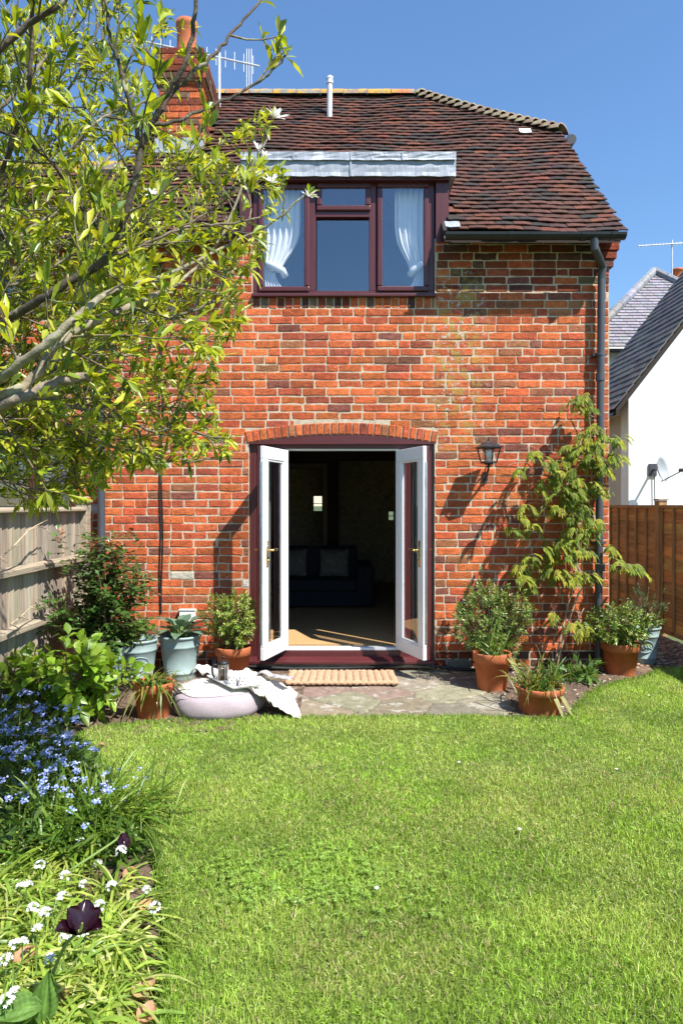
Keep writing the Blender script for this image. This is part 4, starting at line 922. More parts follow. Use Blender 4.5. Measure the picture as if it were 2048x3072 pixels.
for (pts, lab) in (([(FX+.06,5.35,1.36),(FX+.10,5.10,1.40),(FX+.13,4.9,1.37),(FX+.12,4.70,1.27),(FX+.1,4.55,1.2)],'dead twig lying across the upper boards of the left fence'),([(FX+.07,5.2,.80),(FX+.09,5.02,.80),(FX+.10,4.85,.76),(FX+.1,4.7,.73)],'dead twig against the lower boards of the left fence')):
    m = MB(); m.tube(pts, [.003,.005,.007,.008,.007][:len(pts)], 6, (1,1,1))
    for k in range(5):
        p = Vector(pts[k%len(pts)]); m.tube([p,p+Vector((.03,random.uniform(.02,.12),random.uniform(-.06,.09)))],[.005,.002],5)
    tag(m.build('dead_branch', M['vine'], None, smooth=True), lab, 'twig')
GX = 3.80
fr = thing('panel_fence', 'red-brown lapped wooden panel fence along the right side of the garden', 'fence', (GX, 7, 0))
posts = [9.98,8.13,6.28,4.43,2.58,.73]
for a in range(len(posts)-1):
    y1, y0 = posts[a]-.05, posts[a+1]+.05; m = MB(); z = .10; k = 0
    while z < 1.50:
        c = jit((.54,.30,.10),.3); z1 = min(z+.155+random.uniform(-.01,.01),1.55); n_ = 10; P = []; ph = random.uniform(0,6)
        for j in range(n_+1):
            y = y0+(y1-y0)*j/n_; e = .007*math.sin(ph+j*1.3); P.append((y,e))
        v = [(GX-.012,y,z+e) for y,e in P]+[(GX-.004,y,z1) for y,e in P]+[(GX+.006,y,z+e) for y,e in P]
        q = n_+1; m.add(v, [(j,j+1,q+j+1,q+j) for j in range(n_)]+[(2*q+j+1,2*q+j,q+j,q+j+1) for j in range(n_)]+[(j+1,j,2*q+j,2*q+j+1) for j in range(n_)], c); z += .138
    m.build('panel', M['newwood'], fr)
    m = MB(); nbt = 6
    for q in range(nbt+1):
        y = y0+.02+(y1-y0-.04)*q/nbt; m.box(GX-.034,GX-.014,y-.018,y+.018,.07,1.51)
    m.box(GX-.036,GX+.02,y0,y1,1.512,1.55); m.box(GX-.034,GX+.02,y0,y1,.05,.10); m.build('batten', M['newpost'], fr)
for y in posts:
    m = MB(); m.box(GX-.05,GX+.05,y-.05,y+.05,-.05,1.60); m.build('post', M['newpost'], fr, bevel=.005); m = MB(); m.box(GX-.065,GX+.065,y-.065,y+.065,1.602,1.625); m.build('post_cap', M['oldrail'], fr, bevel=.008)

# ---------------------------------------------------------------- neighbours beyond the right fence
wh = thing('white_house', 'white rendered house with a steep dark slate roof beyond the right fence', 'house', (7, 11, 0))
WX, WYF, WZE, WS = 4.62, 11.0, 3.36, 1.29; RDX = 9.0; WZR = WZE+WS*(RDX-WX); WB = 13.3
m = MB(); m.prism([(WX,0),(13.4,0),(13.4,WZE),(RDX,WZR),(WX,WZE)], 'y', WYF, WYF+.3); m.build('wall', M['render'], wh)
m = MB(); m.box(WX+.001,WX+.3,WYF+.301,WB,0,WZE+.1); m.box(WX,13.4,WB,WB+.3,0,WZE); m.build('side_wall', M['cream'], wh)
m = MB(); an = math.atan(WS)
tile_roof_args = dict(g=.20, w=.26)
rfm = MB(); rfm.prism([(WX-.22,WZE-.22*WS+.02),(RDX,WZR+.02),(13.6,WZE-.2),(13.6,WZE-.3),(RDX,WZR-.08),(WX-.22,WZE-.22*WS-.08)], 'y', WYF-.05, WB+.1); wroof = rfm.build('roof', M['underlay'], wh)
rfm = MB(); k = 0; s = 0.0; ca, sa = math.cos(an), math.sin(an)
while s < 6.6:
    y = WYF-.10-(.13 if k%2 else 0)
    while y < WB+.05:
        ya, yb = max(y,WYF-.09), min(y+.25,WB+.15); h0, h1 = .055+random.uniform(-.003,.004), .03
        if yb-ya > .03:
            Q = lambda yy, ss, h: (WX-.25+ca*ss-sa*h, yy, WZE-.25*WS+.02+sa*ss+ca*h)
            rfm.add([Q(ya,s,h0),Q(yb,s,h0),Q(yb,s+.35,h1),Q(ya,s+.35,h1),Q(ya,s,h0-.012),Q(yb,s,h0-.012),Q(yb,s+.35,h1-.012),Q(ya,s+.35,h1-.012)], [(0,3,2,1),(4,5,6,7),(0,1,5,4),(1,2,6,5),(3,0,4,7)], jit((.115,.106,.108),.18))
        y += .26
    s += .17; k += 1
rfm.build('slates', M['slate'], wroof)
m = MB(); n_ = 8; P = [[(WX-.33+.06*math.cos(math.pi+math.pi*j/n_), yy, WZE-.33+.06*math.sin(math.pi+math.pi*j/n_)) for j in range(n_+1)] for yy in (WYF-.05,WB)]; m.grid(P); m.build('gutter', M['gutter'], wh, solid=.008)
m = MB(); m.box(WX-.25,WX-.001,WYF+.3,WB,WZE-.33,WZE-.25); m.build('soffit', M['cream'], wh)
sl_ = thing('slate_house', 'house with a pale purple-grey slate hipped roof behind the white house', 'house', (8, 18, 0))
SYF = 18.0; ez = sp(0,1042,SYF).z; ax_ = sp(1959,819,20.2); xl, xr = 6.3, 12.4
m = MB(); m.box(xl+.35,xr-.35,SYF+.4,24,0,ez-.02); m.build('wall', M['render'], sl_)
A_, B_, C_ = Vector((xl,SYF,ez)), Vector((xr,SYF,ez)), ax_; D_ = Vector((xl,24.4,ez)); E_ = Vector((xr,24.4,ez)); G_ = Vector((ax_.x,22.2,ax_.z))
m = MB(); dn = Vector((0,0,-.05)); m.add([A_+dn,B_+dn,C_+dn,D_+dn,E_+dn,G_+dn], [(0,1,2),(0,2,5,3),(1,4,5,2),(3,5,4),(0,3,4,1)]); sroof = m.build('roof', M['underlay'], sl_)
m = MB(); nr_ = 26
for k in range(nr_):
    t0, t1 = k/nr_, (k+1.35)/nr_; xs0 = A_.lerp(C_,t0); xe0 = B_.lerp(C_,t0)
    x = xs0.x+(0 if k%2 else .17); 
    while x < xe0.x-.05:
        xb = min(x+.335, xe0.x-.0); up_ = (C_-Vector((C_.x,A_.y,A_.z))); p0 = Vector((0,A_.y,A_.z))+Vector((0,up_.y,up_.z))*t0; p1 = Vector((0,A_.y,A_.z))+Vector((0,up_.y,up_.z))*min(t1,1)
        o_ = Vector((0,-.02,.025)); c_ = jit((.24,.225,.25),.16)
        m.add([Vector((x,0,0))+p0+o_*1.5,Vector((xb,0,0))+p0+o_*1.5,Vector((xb,0,0))+p1+o_*.4,Vector((x,0,0))+p1+o_*.4,Vector((x,0,0))+p0,Vector((xb,0,0))+p0], [(0,1,2,3),(4,5,1,0)], c_); x += .345
m.build('slates', M['slate'], sroof)
m = MB()
for (p,q) in ((A_,C_),(B_,C_)):
    L_ = (q-p).length; k = int(L_/.42)
    for i in range(k): a, c_ = p.lerp(q,i/k), p.lerp(q,(i+.97)/k); m.tube([a+Vector((0,-.03,.06)),c_+Vector((0,-.03,.06))], .115, 8, jit((.24,.245,.26),.2))
m.build('ridge_tiles', M['slate'], sroof)
m = MB(); m.tube([(xl,SYF-.04,ez-.05),(xr,SYF-.04,ez-.05)],.06,8); m.build('gutter', M['gutter'], sl_)
m = MB(); c0 = sp(2018,862,22.6); ct = sp(2018,833,22.6).z; brick_panel(m,(0,22.6,0),(1,0,0),(0,-1,0),c0.x,c0.x+1.0,c0.z-1.2,ct,pal=lambda x,z:[((.34,.24,.05),1),((.24,.10,.05),1),((.30,.2,.08),1)]); chn = MB(); chn.box(c0.x+.01,c0.x+.99,22.61,23.2,c0.z-1.2,ct-.005); cho = chn.build('chimney', M['mortar'], sl_); m.build('brickwork', M['brick'], cho)
m = MB(); m.lathe([(.17,0),(.16,.05),(.15,.3),(.19,.32),(.19,.38),(.14,.38)],(c0.x+.28,22.9,ct),20); m.build('chimney_pot', M['terracotta'], cho, smooth=True)
# aerials and dish
def aerial(name, label, mast0, mast1, b0, b1, ne, el, r, sub=()):
    t = thing(name, label, 'aerial', mast0); m = MB(); m.tube([mast0,mast1], r*1.4, 8); m.build('mast', M['greypipe'], t)
    m = MB(); b0, b1 = Vector(b0), Vector(b1); m.tube([b0,b1], r, 8); up = Vector((0,0,1)); sd_ = (b1-b0).cross(up).normalized()
    for i in range(ne):
        p = b0.lerp(b1,(i+.3)/ne); l = el*(.8+.4*i/ne); m.tube([p-up*l,p+up*l], r*.45, 5)
    for (p,l) in sub: m.tube([p-up*l,p+up*l], r*.5, 5)
    m.build('boom', M['greypipe'], t); return t
mz = sp(2014,845,22.55); mt = sp(2014,720,22.55)
aerial('television_aerial', 'grey television aerial on a tall mast above the slate house chimney', (mz.x,22.55,mz.z-.8), mt, sp(1913,738,22.5), sp(2085,727,22.5), 17, .07, .018)
b0, b1 = sp(420,122,8.62), sp(778,199,8.62)
aerial('television_aerial', 'white television aerial behind the brick chimney and magnolia', (CX1+.02,8.62,CZ-1.0), (CX1+.02,8.62,sp(0,165,8.62).z+.03), b0, b1, 13, .10, .012, [(b1-Vector((.10+.03*k,0,.02)),.24) for k in range(3)])
ds = thing('satellite_dish', 'grey satellite dish on the white house wall above the fence', 'satellite dish', (sp(1960,0,WYF).x, WYF, sp(0,1420,WYF).z))
dc = sp(1980,1408,10.6); ax = Vector((.62,-.76,.18)).normalized(); du = ax.cross(Vector((0,0,1))).normalized(); dv = du.cross(ax)*-1; P = []
for i in range(7):
    rr = i/6; P.append([dc+ax*(.07*rr*rr-.03)+(du*math.cos(k*2*math.pi/28)*.165+dv*math.sin(k*2*math.pi/28)*.20)*rr for k in range(29)])
m = MB(); m.grid(P); m.build('reflector', M['dish'], ds, smooth=True, solid=.01)
m = MB(); wp = Vector((sp(1955,0,WYF).x,WYF-.01,sp(0,1410,WYF).z)); m.tube([wp,wp+Vector((0,-.25,0)),dc-ax*.04],.02,8); m.box(wp.x-.06,wp.x+.06,WYF-.03,WYF-.001,wp.z-.1,wp.z+.1); m.tube([wp+Vector((.02,-.02,-.05)),wp+Vector((.03,-.02,-.7))],.008,6); m.build('mount', M['pipe'], ds)
lp = dc+ax*.24+Vector((.10,0,-.07)); m = MB(); m.tube([dc-Vector((0,0,.19))+ax*.01,lp],.009,8); m.tube([lp+ax*.03,lp-ax*.05+Vector((0,0,.015))],.028,12); m.tube([lp-ax*.02,lp+Vector((0,0,-.06)),lp-ax*.07+Vector((0,0,-.08))],.004,6); m.build('feed_arm', M['pipe'], ds)
# ---------------------------------------------------------------- plants
G = dict(mag=[(.33,.385,.024),(.42,.455,.03),(.24,.31,.024),(.48,.49,.05),(.12,.19,.02)], hebe=[(.20,.31,.038),(.28,.37,.055),(.44,.45,.14),(.11,.19,.025)],
         hyd=[(.22,.36,.03),(.165,.29,.026),(.27,.40,.045)], rose=[(.055,.125,.022),(.08,.16,.028),(.042,.09,.018)], wis=[(.29,.32,.022),(.25,.30,.022),(.33,.33,.032),(.18,.26,.025)])
def rot_about(v, axis, a): return Quaternion(axis, a) @ v
def around(d, ang, phi):
    o = d.orthogonal().normalized(); o = rot_about(o, d, phi); return (d*math.cos(ang)+o*math.sin(ang)).normalized()

def shrub(name, label, cat, c, rad, base, ntips, leaf, pal, mat='leaf', ros=12, seg=2, group=None, stem=.004, prof='obov', z_min=.02, spread=(.6,1.3), tipcol=None, lit_bias=0.35):
    """stems fanning from a base, each ending in a whorled shoot of leaves"""
    c, base = Vector(c), Vector(base); t = thing(name, label, cat, base, group); st = MB(); lv = Ribbons(); ph = [random.uniform(0,6) for _ in range(6)]
    for k in range(ntips):
        while True:
            p = rv(1)
            if .05 < p.length <= 1: break
        r_ = p.length**.45*random.uniform(.8,1.06); a = math.atan2(p.y,p.x); el = math.asin(p.z/p.length)
        lum = 1+.16*math.sin(3*a+ph[0])+.13*math.sin(4*el+ph[1]+2*a)+.10*math.sin(7*a+ph[2])
        q = p.normalized()*min(r_,1.1)*lum; tip = c+Vector((q.x*rad[0],q.y*rad[1],q.z*rad[2]))
        if tip.z < z_min: tip.z = z_min+random.uniform(0,.04)
        d = (tip-base).normalized(); out = (q.normalized()+Vector((0,0,.55))+d*.5+rv(.35)).normalized()
        if k % 2 == 0:
            midp = base.lerp(tip,.5)+rv(.03)+Vector((0,0,.04)); st.tube([base+rv(.02),midp,tip],[stem*1.6,stem,stem*.5],5)
        else: st.tube([tip-out*.14,tip],[stem*.8,stem*.5],4)
        n_ = ros+random.randint(-3,3); ln = leaf[0]*random.uniform(1.2,2.2)
        for i in range(n_):
            f = i/max(1,n_-1); b_ = tip-out*ln*(1-f); dd = around(out, spread[1]-(spread[1]-spread[0])*f+random.uniform(-.2,.2), i*2.4+random.uniform(-.3,.3))
            col = jit(random.choice(pal), .22)
            if tipcol and f > .75 and random.random() < tipcol[1]: col = jit(tipcol[0],.25)
            lv.add(b_, dd, (out+rv(.3)), leaf[0]*random.uniform(.7,1.2), leaf[1]*random.uniform(.8,1.2), random.uniform(0,.35), col, .3)
    st.build('stem', M['stem'], t); lv.build('foliage', M[mat], t, seg, prof); return t
# magnolia: limbs read off the photograph, each at its own depth
mag = thing('magnolia_tree', 'spreading magnolia with yellow-green leaves and a few white star flowers, rising at the left edge', 'tree', (-1.95, 2.3, 0))
wood = MB(); lv = Ribbons()
CROWN = [(-500,-400),(640,-300),(606,0),(660,112),(640,165),(590,212),(555,240),(640,250),(650,300),(600,365),(705,432),(690,478),(610,520),(590,610),(540,660),(556,715),(530,760),(520,800),(486,880),(530,1008),(520,1048),(440,1066),(380,1062),(245,1075),(225,1125),(120,1160),(-500,1185)]
def to_disp(p):
    return (1024+p.x*F/p.y)/1.30612, (HOR-(p.z-EYE)*F/p.y)/1.30612
def in_crown(p):
    x, y = to_disp(p); r = False; n = len(CROWN)
    for i in range(n):
        (x0,y0),(x1,y1) = CROWN[i], CROWN[(i+1)%n]
        if (y0 > y) != (y1 > y) and x < (x1-x0)*(y-y0)/(y1-y0)+x0: r = not r
    return r
def smooth_path(P, n):
    P = [Vector(p) for p in P]; out = []
    Q = [P[0]*2-P[1]]+P+[P[-1]*2-P[-2]]
    for i in range(1,len(Q)-2):
        for k in range(n):
            t = k/n; a,b_,c_,d_ = Q[i-1],Q[i],Q[i+1],Q[i+2]
            out.append(.5*((2*b_)+(c_-a)*t+(2*a-5*b_+4*c_-d_)*t*t+(3*b_-a-3*c_+d_)*t**3))
    out.append(P[-1]); return out
def leafy(p, d, scale=1.0, n=5, sun=0):
    for i in range(n):
        dd = around(d, random.uniform(.3,1.15), random.uniform(0,6.28)); dd = (dd+Vector((0,0,.25))).normalized()
        col = jit(random.choice(G['mag']), .2)
        lv.add(p+rv(.006), dd, Vector((random.uniform(-.3,.7),random.uniform(-1.0,.2),.8)), random.uniform(.024,.062)*scale, random.uniform(.010,.018)*scale, random.uniform(-.3,.6), col, random.uniform(.2,.85))
NTW = [0]
def twig(p, d, L, r, lvl, dens):
    n = max(3,int(L/.05)); pts = [p]; q = p.copy(); dd = d.copy()
    for i in range(n):
        dd = (dd+rv(.20)+Vector((0,0,.05))).normalized(); q2 = q+dd*(L/n)
        if not in_crown(q2): break
        q = q2; pts.append(q.copy())
    if len(pts) < 2: return
    NTW[0] += 1
    wood.tube(pts, [r*(1-.6*i/(len(pts)-1)) for i in range(len(pts))], 5 if lvl else 6, jit((.15,.12,.075),.3), cap=False)
    for i, a in enumerate(pts[1:]):
        f = (i+1)/len(pts)
        if lvl < 2 and random.random() < .55*dens: twig(a, around(dd, random.uniform(.5,1.1), random.uniform(0,6.28)), L*random.uniform(.3,.6), r*.55, lvl+1, dens)
        if random.random() < .75: leafy(a, dd, n=random.randint(1,3), scale=1.0 if p.y > 2.2 else 1.2)
    leafy(pts[-1], dd, n=random.randint(4,6), scale=1.1)
LIMBS = [  # (points in photo columns/rows and metres of depth, start radius, end radius, twig density)
 ([(-150,860,2.1),(-60,790,2.05),(0,742,2.0),(112,678,1.95),(176,637,1.95),(247,590,1.95),(295,480,1.92),(320,370,1.9),(325,330,1.9),(350,280,1.88),(380,215,1.86),(420,155,1.85),(440,85,1.85),(452,0,1.85),(458,-90,1.85)],.022,.006,.5),
 ([(325,330,1.9),(310,280,1.88),(285,190,1.86),(272,140,1.85),(255,90,1.85),(245,30,1.85),(230,-60,1.85)],.009,.004,.55),
 ([(352,278,1.88),(390,225,1.9),(450,160,1.9),(500,120,1.92),(540,65,1.95),(595,5,2.0)],.009,.0035,.25),
 ([(345,290,1.88),(400,280,1.9),(475,250,1.95),(565,205,2.0),(625,160,2.0),(655,128,2.0)],.008,.003,.25),
 ([(-200,1020,2.1),(-80,930,1.85),(0,868,1.72),(75,813,1.68),(150,753,1.68),(210,697,1.74),(260,668,1.9),(375,633,2.2),(470,590,2.5),(560,545,2.6),(640,500,2.6),(705,440,2.6)],.028,.004,.3),
 ([(-150,990,2.2),(0,914,1.78),(67,880,1.76),(127,800,1.80),(225,734,1.9),(330,689,2.1),(420,640,2.8),(500,560,2.9),(560,420,2.95),(600,350,3.0),(625,270,3.0)],.030,.004,.55),
 ([(-150,1010,2.2),(0,937,1.76),(82,900,1.76),(135,876,1.78),(205,864,1.82)],.028,.022,.05),
 ([(127,850,2.3),(176,817,2.35),(270,783,2.4),(364,738,2.5),(439,715,2.55),(520,690,2.6),(552,715,2.65)],.012,.003,1.0),
 ([(-120,985,2.5),(0,993,2.6),(90,1023,2.65),(127,1042,2.7),(180,1060,2.7),(212,1100,2.7)],.012,.004,1.0),
 ([(82,900,2.3),(180,940,2.5),(280,960,2.6),(350,990,2.65),(420,985,2.7),(520,1015,2.75)],.012,.003,1.0),
 ([(120,960,2.5),(250,1022,2.6),(330,1040,2.65),(375,1057,2.7),(440,1060,2.75),(515,1045,2.8)],.010,.003,1.0),
 ([(176,637,1.95),(230,600,2.1),(245,565,2.1),(200,490,2.1),(165,435,2.1),(125,380,2.1),(75,335,2.1),(0,300,2.1),(-80,250,2.1)],.012,.006,.9),
 ([(125,380,2.1),(185,320,2.1),(225,280,2.1),(260,260,2.15),(330,235,2.2),(400,210,2.25)],.007,.003,.8),
 ([(-80,470,2.3),(0,400,2.2),(60,230,2.1),(75,60,2.05),(80,-40,2.0)],.013,.007,.8),
 ([(-60,180,2.0),(0,115,2.0),(60,60,2.0),(130,20,2.0),(190,-40,2.0)],.016,.008,.7),
 ([(-120,640,2.4),(20,560,2.5),(110,500,2.6),(190,430,2.7),(250,360,2.8),(300,240,2.9),(340,120,3.0),(380,40,3.0)],.016,.004,1.0),
 ([(-120,560,2.8),(0,470,2.9),(90,330,3.0),(150,220,3.1),(200,130,3.1),(240,30,3.1)],.015,.004,1.0),
 ([(-150,740,2.9),(0,640,3.0),(120,560,3.1),(230,500,3.2),(330,450,3.2),(420,380,3.3),(470,330,3.3)],.016,.004,1.0),
 ([(-100,800,2.8),(60,720,2.9),(180,650,3.0),(300,580,3.0),(420,520,3.1),(520,460,3.2),(580,400,3.2)],.014,.003,1.0),
 ([(-100,860,2.7),(60,830,2.8),(200,830,2.9),(330,810,3.0),(430,790,3.0),(500,770,3.0)],.013,.003,1.0),
 ([(-100,960,2.8),(40,930,2.9),(170,900,3.0),(300,890,3.0),(400,880,3.1),(470,880,3.1)],.012,.003,1.0),
 ([(-100,1030,3.0),(40,1010,3.1),(160,990,3.2),(260,1000,3.2),(360,1010,3.3)],.010,.003,1.0),
 ([(-100,1060,2.8),(0,1070,2.9),(80,1090,3.0),(130,1120,3.0),(175,1140,3.0)],.010,.003,1.0),
 ([(-100,330,2.6),(20,230,2.6),(110,130,2.7),(170,40,2.8),(200,-60,2.8)],.012,.004,1.0),
 ([(-100,240,3.0),(0,180,3.0),(70,150,3.1),(140,120,3.1),(250,110,3.2)],.010,.003,1.0),
 ([(-120,420,3.2),(20,400,3.2),(130,330,3.3),(230,260,3.3),(330,200,3.4)],.012,.003,1.0),
 ([(-100,900,3.0),(40,880,3.1),(150,830,3.2),(260,760,3.2),(380,700,3.3),(480,640,3.3)],.012,.003,1.0),
 ([(-100,1000,2.6),(30,960,2.7),(140,940,2.8),(240,930,2.9),(330,930,3.0),(430,940,3.0)],.012,.003,1.0),
 ([(-100,1100,2.5),(0,1105,2.55),(70,1120,2.6),(130,1130,2.6)],.008,.003,1.0),
 ([(-100,820,3.2),(20,780,3.2),(110,720,3.3),(220,690,3.3),(330,650,3.4)],.010,.003,1.0),
 ([(-100,700,2.4),(40,650,2.4),(140,600,2.5),(200,560,2.5)],.010,.003,1.0),
 ([(247,590,1.95),(330,560,2.05),(430,520,2.1),(520,515,2.15),(600,500,2.2)],.007,.003,.7),
]
for (pl, r0, r1, dn) in LIMBS:
    P = smooth_path([dp(*q) for q in pl], 5); m_ = len(P); rad = [r0+(r1-r0)*(i/(m_-1))**.8 for i in range(m_)]
    P = [p+rv(.004) for p in P]; rad = [r_*(.64 if r0 < .025 else .5)+.0012 for r_ in rad]
    bk_ = (.075,.055,.036) if P[-1].y < 2.2 and r0 < .024 else ((.235,.19,.13) if r0 > .025 else (.17,.135,.09)); bk_ = jit(bk_, .12)
    wood.tube(P, rad, 8, bk_)
    acc = 0; dn *= (2.3 if pl[-1][1] > 850 else 1.6) if P[-1].y > 2.45 else 1.0
    for i in range(1, m_):
        seg = P[i]-P[i-1]; acc += seg.length*dn
        while acc > .046:
            acc -= .046; q = P[i-1].lerp(P[i], random.random())
            dx_, dy_ = to_disp(q)
            if not in_crown(q) and dx_ > 100: continue
            if 300 < dx_ < 520 and 20 < dy_ < 340 and random.random() < .6: continue
            if ((dx_ > 330 and dy_ > 560) or (dx_ > 200 and dy_ > 850)) and random.random() < .45: continue
            if dy_ < 330 and q.y > 2.4 and random.random() < .4: continue
            L = random.uniform(.12,.40)*(1.0-.35*i/m_); d = around(seg.normalized(), random.uniform(.5,1.25), random.uniform(0,6.28))
            twig(q+seg.normalized().orthogonal()*0, d, L, .0035, 1 if random.random() < .6 else 0, .55)
    if pl[-1][0] > 0 and r1 < .008: leafy(P[-1], (P[-1]-P[-2]).normalized(), n=6, scale=1.15)
fork = dp(-150,990,2.3)
wood.tube(smooth_path([(-1.95,2.3,-.02),(-1.93,2.32,.5),(-1.82,2.28,1.1),(fork.x-.02,fork.y,fork.z)],4), .075, 12, (.2,.16,.11))
for q in ([(-150,860,2.1)],[(-200,1020,2.3)],[(-120,640,2.4)],[(-150,740,2.9)],[(-80,470,2.3)],[(-60,180,2.0)],[(-120,985,2.5)],[(-120,560,2.8)],[(-100,330,2.6)],[(-120,420,3.2)],[(-100,240,3.0)],[(-100,1060,2.8)],[(-100,1030,3.0)],[(-100,800,2.8)],[(-100,860,2.7)],[(-100,960,2.8)],[(-80,250,2.1)]):
    e = dp(*q[0]); wood.tube(smooth_path([(fork.x-.05,fork.y+.02,fork.z-.1),(fork.x-.12,(fork.y+e.y)/2,(fork.z*.5+e.z*.5)),e],4), [.04]*4+[.03]*4+[.018], 8, (.2,.16,.11))
wood.build('trunk', M['bark'], mag, smooth=True)
print('twigs', NTW[0], 'leaves', len(lv.b))
lv.build('crown', M['leaf'], mag, 3, 'obov')
for (x,y,Y,s) in ((633,272,3.0,.065),(593,345,3.0,.045),(622,420,2.95,.055),(708,452,2.6,.04),(350,447,2.9,.04),(607,358,3.0,.035)):
    f = Ribbons(); c_ = dp(x,y,Y); ax = Vector((.2,-.6,.7)).normalized()
    for k in range(12): f.add(c_, around(ax, random.uniform(.5,1.35), k*.55+random.uniform(-.2,.2)), ax, s*random.uniform(.8,1.2), s*.28, .15, (.80,.78,.74), .2)
    f.build('flower', M['petal'], mag, 3, 'leaf')

# shrubs and pot plants
shrub('hydrangea', 'bright green hydrangea bush with large leaves beside the left fence', 'shrub', (-2.0,4.93,.33), (.50,.36,.27), (-2.0,4.95,0), 125, (.105,.066), G['hyd'], 'leaf', 7, 3, None, .005, 'leaf', .05, (.7,1.35))
shrub('hebe_bush', 'round hebe bush with small pale-edged leaves by the left door leaf', 'shrub', (-.955,6.02,.56), (.245,.22,.25), (-.955,6.05,.26), 260, (.036,.014), G['hebe'], 'gloss', 15, 2, None, .003)
shrub('hebe_bush', 'largest hebe bush, growing against the wall behind the big terracotta pot', 'shrub', (1.31,6.0,.53), (.34,.27,.36), (1.33,6.05,0), 430, (.038,.014), [(.14,.25,.038),(.20,.30,.055),(.36,.37,.15),(.09,.165,.032)], 'gloss', 15, 2, None, .003)
shrub('euonymus_bush', 'low leafy bush with yellowish leaves in the pot at the house corner', 'shrub', (2.52,6.2,.47), (.31,.26,.20), (2.545,6.24,.27), 260, (.040,.017), [(.16,.26,.035),(.22,.31,.055),(.33,.35,.09),(.09,.17,.03)], 'gloss', 12, 2, None, .003)
shrub('rosemary_bush', 'loose grey-green bush in the shaded planter by the right fence', 'shrub', (2.93,6.62,.55), (.24,.2,.24), (2.97,6.72,.32), 90, (.035,.007), [(.06,.11,.03),(.09,.14,.045),(.045,.08,.03)], 'dull', 14, 2, None, .003)
# rose: arching stems with glossy compound leaves
SEAM = MB(); SEAM.tube([(PX+.296*lump(a_*math.pi/32,.178)*math.cos(a_*math.pi/32), PY+.296*lump(a_*math.pi/32,.178)*math.sin(a_*math.pi/32), .180+.006*math.sin(4*a_*math.pi/32)) for a_ in range(65)], .004, 6, cap=False); SEAM.build('seam', M['linen'], pz, smooth=True)
rs = thing('rose_bush', 'tall rose bush with glossy dark leaves and reddish shoots against the left fence', 'shrub', (-1.95,5.62,0)); st = MB(); lf = Ribbons()
for k in range(70):
    tx, ty = sp(300+random.gauss(0,62)+0, 0, 5.62).x, 5.62+random.gauss(0,.16); tz = random.uniform(.45,1.30); tx = max(tx,-2.30)
    if abs(tx+1.98) > .30 and tz > 1.15: tz -= .25
    b_ = Vector((-1.95+random.uniform(-.07,.07),5.62+random.uniform(-.06,.06),0)); tip = Vector((tx,ty,tz)); P = smooth_path([b_, b_.lerp(tip,.5)+Vector((0,0,.12))+rv(.05), tip],5)
    if k < 26: st.tube(P, [.009-.007*i/(len(P)-1) for i in range(len(P))], 6)
    for i in range(5 if k < 26 else 7, len(P)):
        for j in range(3):
            p = P[i]+rv(.05); d = around((P[i]-P[i-1]).normalized(), random.uniform(.7,1.5), random.uniform(0,6.28)); red = i >= len(P)-1 and tz > .85 and random.random() < .35
            st.tube([p,p+d*.09],[.0018,.001],4)
            for q in range(5):
                s_ = (q+1)//2*.032; sd_ = 0 if q == 4 else (1 if q % 2 else -1); o_ = d.cross(Vector((0,0,1))).normalized()
                dd = (d+o_*sd_*1.1+rv(.2)).normalized() if sd_ else d
                lf.add(p+d*(s_ if sd_ else .09), dd, Vector((random.uniform(-.4,.4),random.uniform(-.6,.2),1)), random.uniform(.040,.062), random.uniform(.027,.038), .15, jit((.17,.055,.02),.3) if red else jit(random.choice(G['rose']),.3), .2)
st.build('stem', M['stem'], rs); lf.build('foliage', M['gloss'], rs, 2, 'leaf')
# hosta
ho = thing('hosta', 'blue-grey hosta with broad pointed leaves in the sage planter', 'plant', (-1.44,6.10,.35)); lf = Ribbons(); st = MB()
for k in range(26):
    a = k*2.4; e = .25+.9*(k/26); d = Vector((math.cos(a)*math.cos(e),math.sin(a)*math.cos(e),math.sin(e))); o = Vector((-1.44,6.10,.36)); p = o+d*random.uniform(.07,.15)+Vector((0,0,.02)); st.tube([o,p],.006,5)
    lf.add(p, (d+Vector((0,0,-.15))).normalized(), Vector((0,0,1)), random.uniform(.15,.21), random.uniform(.085,.11), .3, jit((.125,.20,.125),.12), .28)
st.build('stalk', M['greenstem'], ho); lf.build('foliage', M['dull'], ho, 5, 'leaf')
shrub('parsley', 'curly bright green parsley in the planter with the oval emblem', 'plant', (-1.80,5.92,.50), (.19,.16,.10), (-1.77,5.92,.36), 85, (.020,.018), [(.16,.30,.025),(.11,.23,.02),(.20,.33,.04)], 'leaf', 10, 2, None, .0025, 'leaf', .3)
shrub('pansy', 'dark leafy pansy plant with purple-black blooms between the left planters', 'plant', (-1.90,5.56,.46), (.17,.15,.11), (-1.94,5.56,.36), 60, (.035,.022), [(.05,.12,.03),(.07,.15,.035),(.035,.08,.03)], 'leaf', 8, 2, None, .0025, 'leaf', .36)
f = Ribbons()
for c_ in ((-1.80,5.72,.53),(-1.77,5.74,.50),(-1.82,5.76,.50)):
    for k in range(6): f.add(c_, around(Vector((.3,-.8,.4)).normalized(), 1.2, k*1.05), (0,-1,.3), .030, .030, 0, jit((.05,.008,.022),.3), .1)
tag(f.build('pansy_bloom', M['dark_petal'], None, 2, 'leaf'), 'cluster of purple-black pansy blooms above the emblem planter', 'flower')

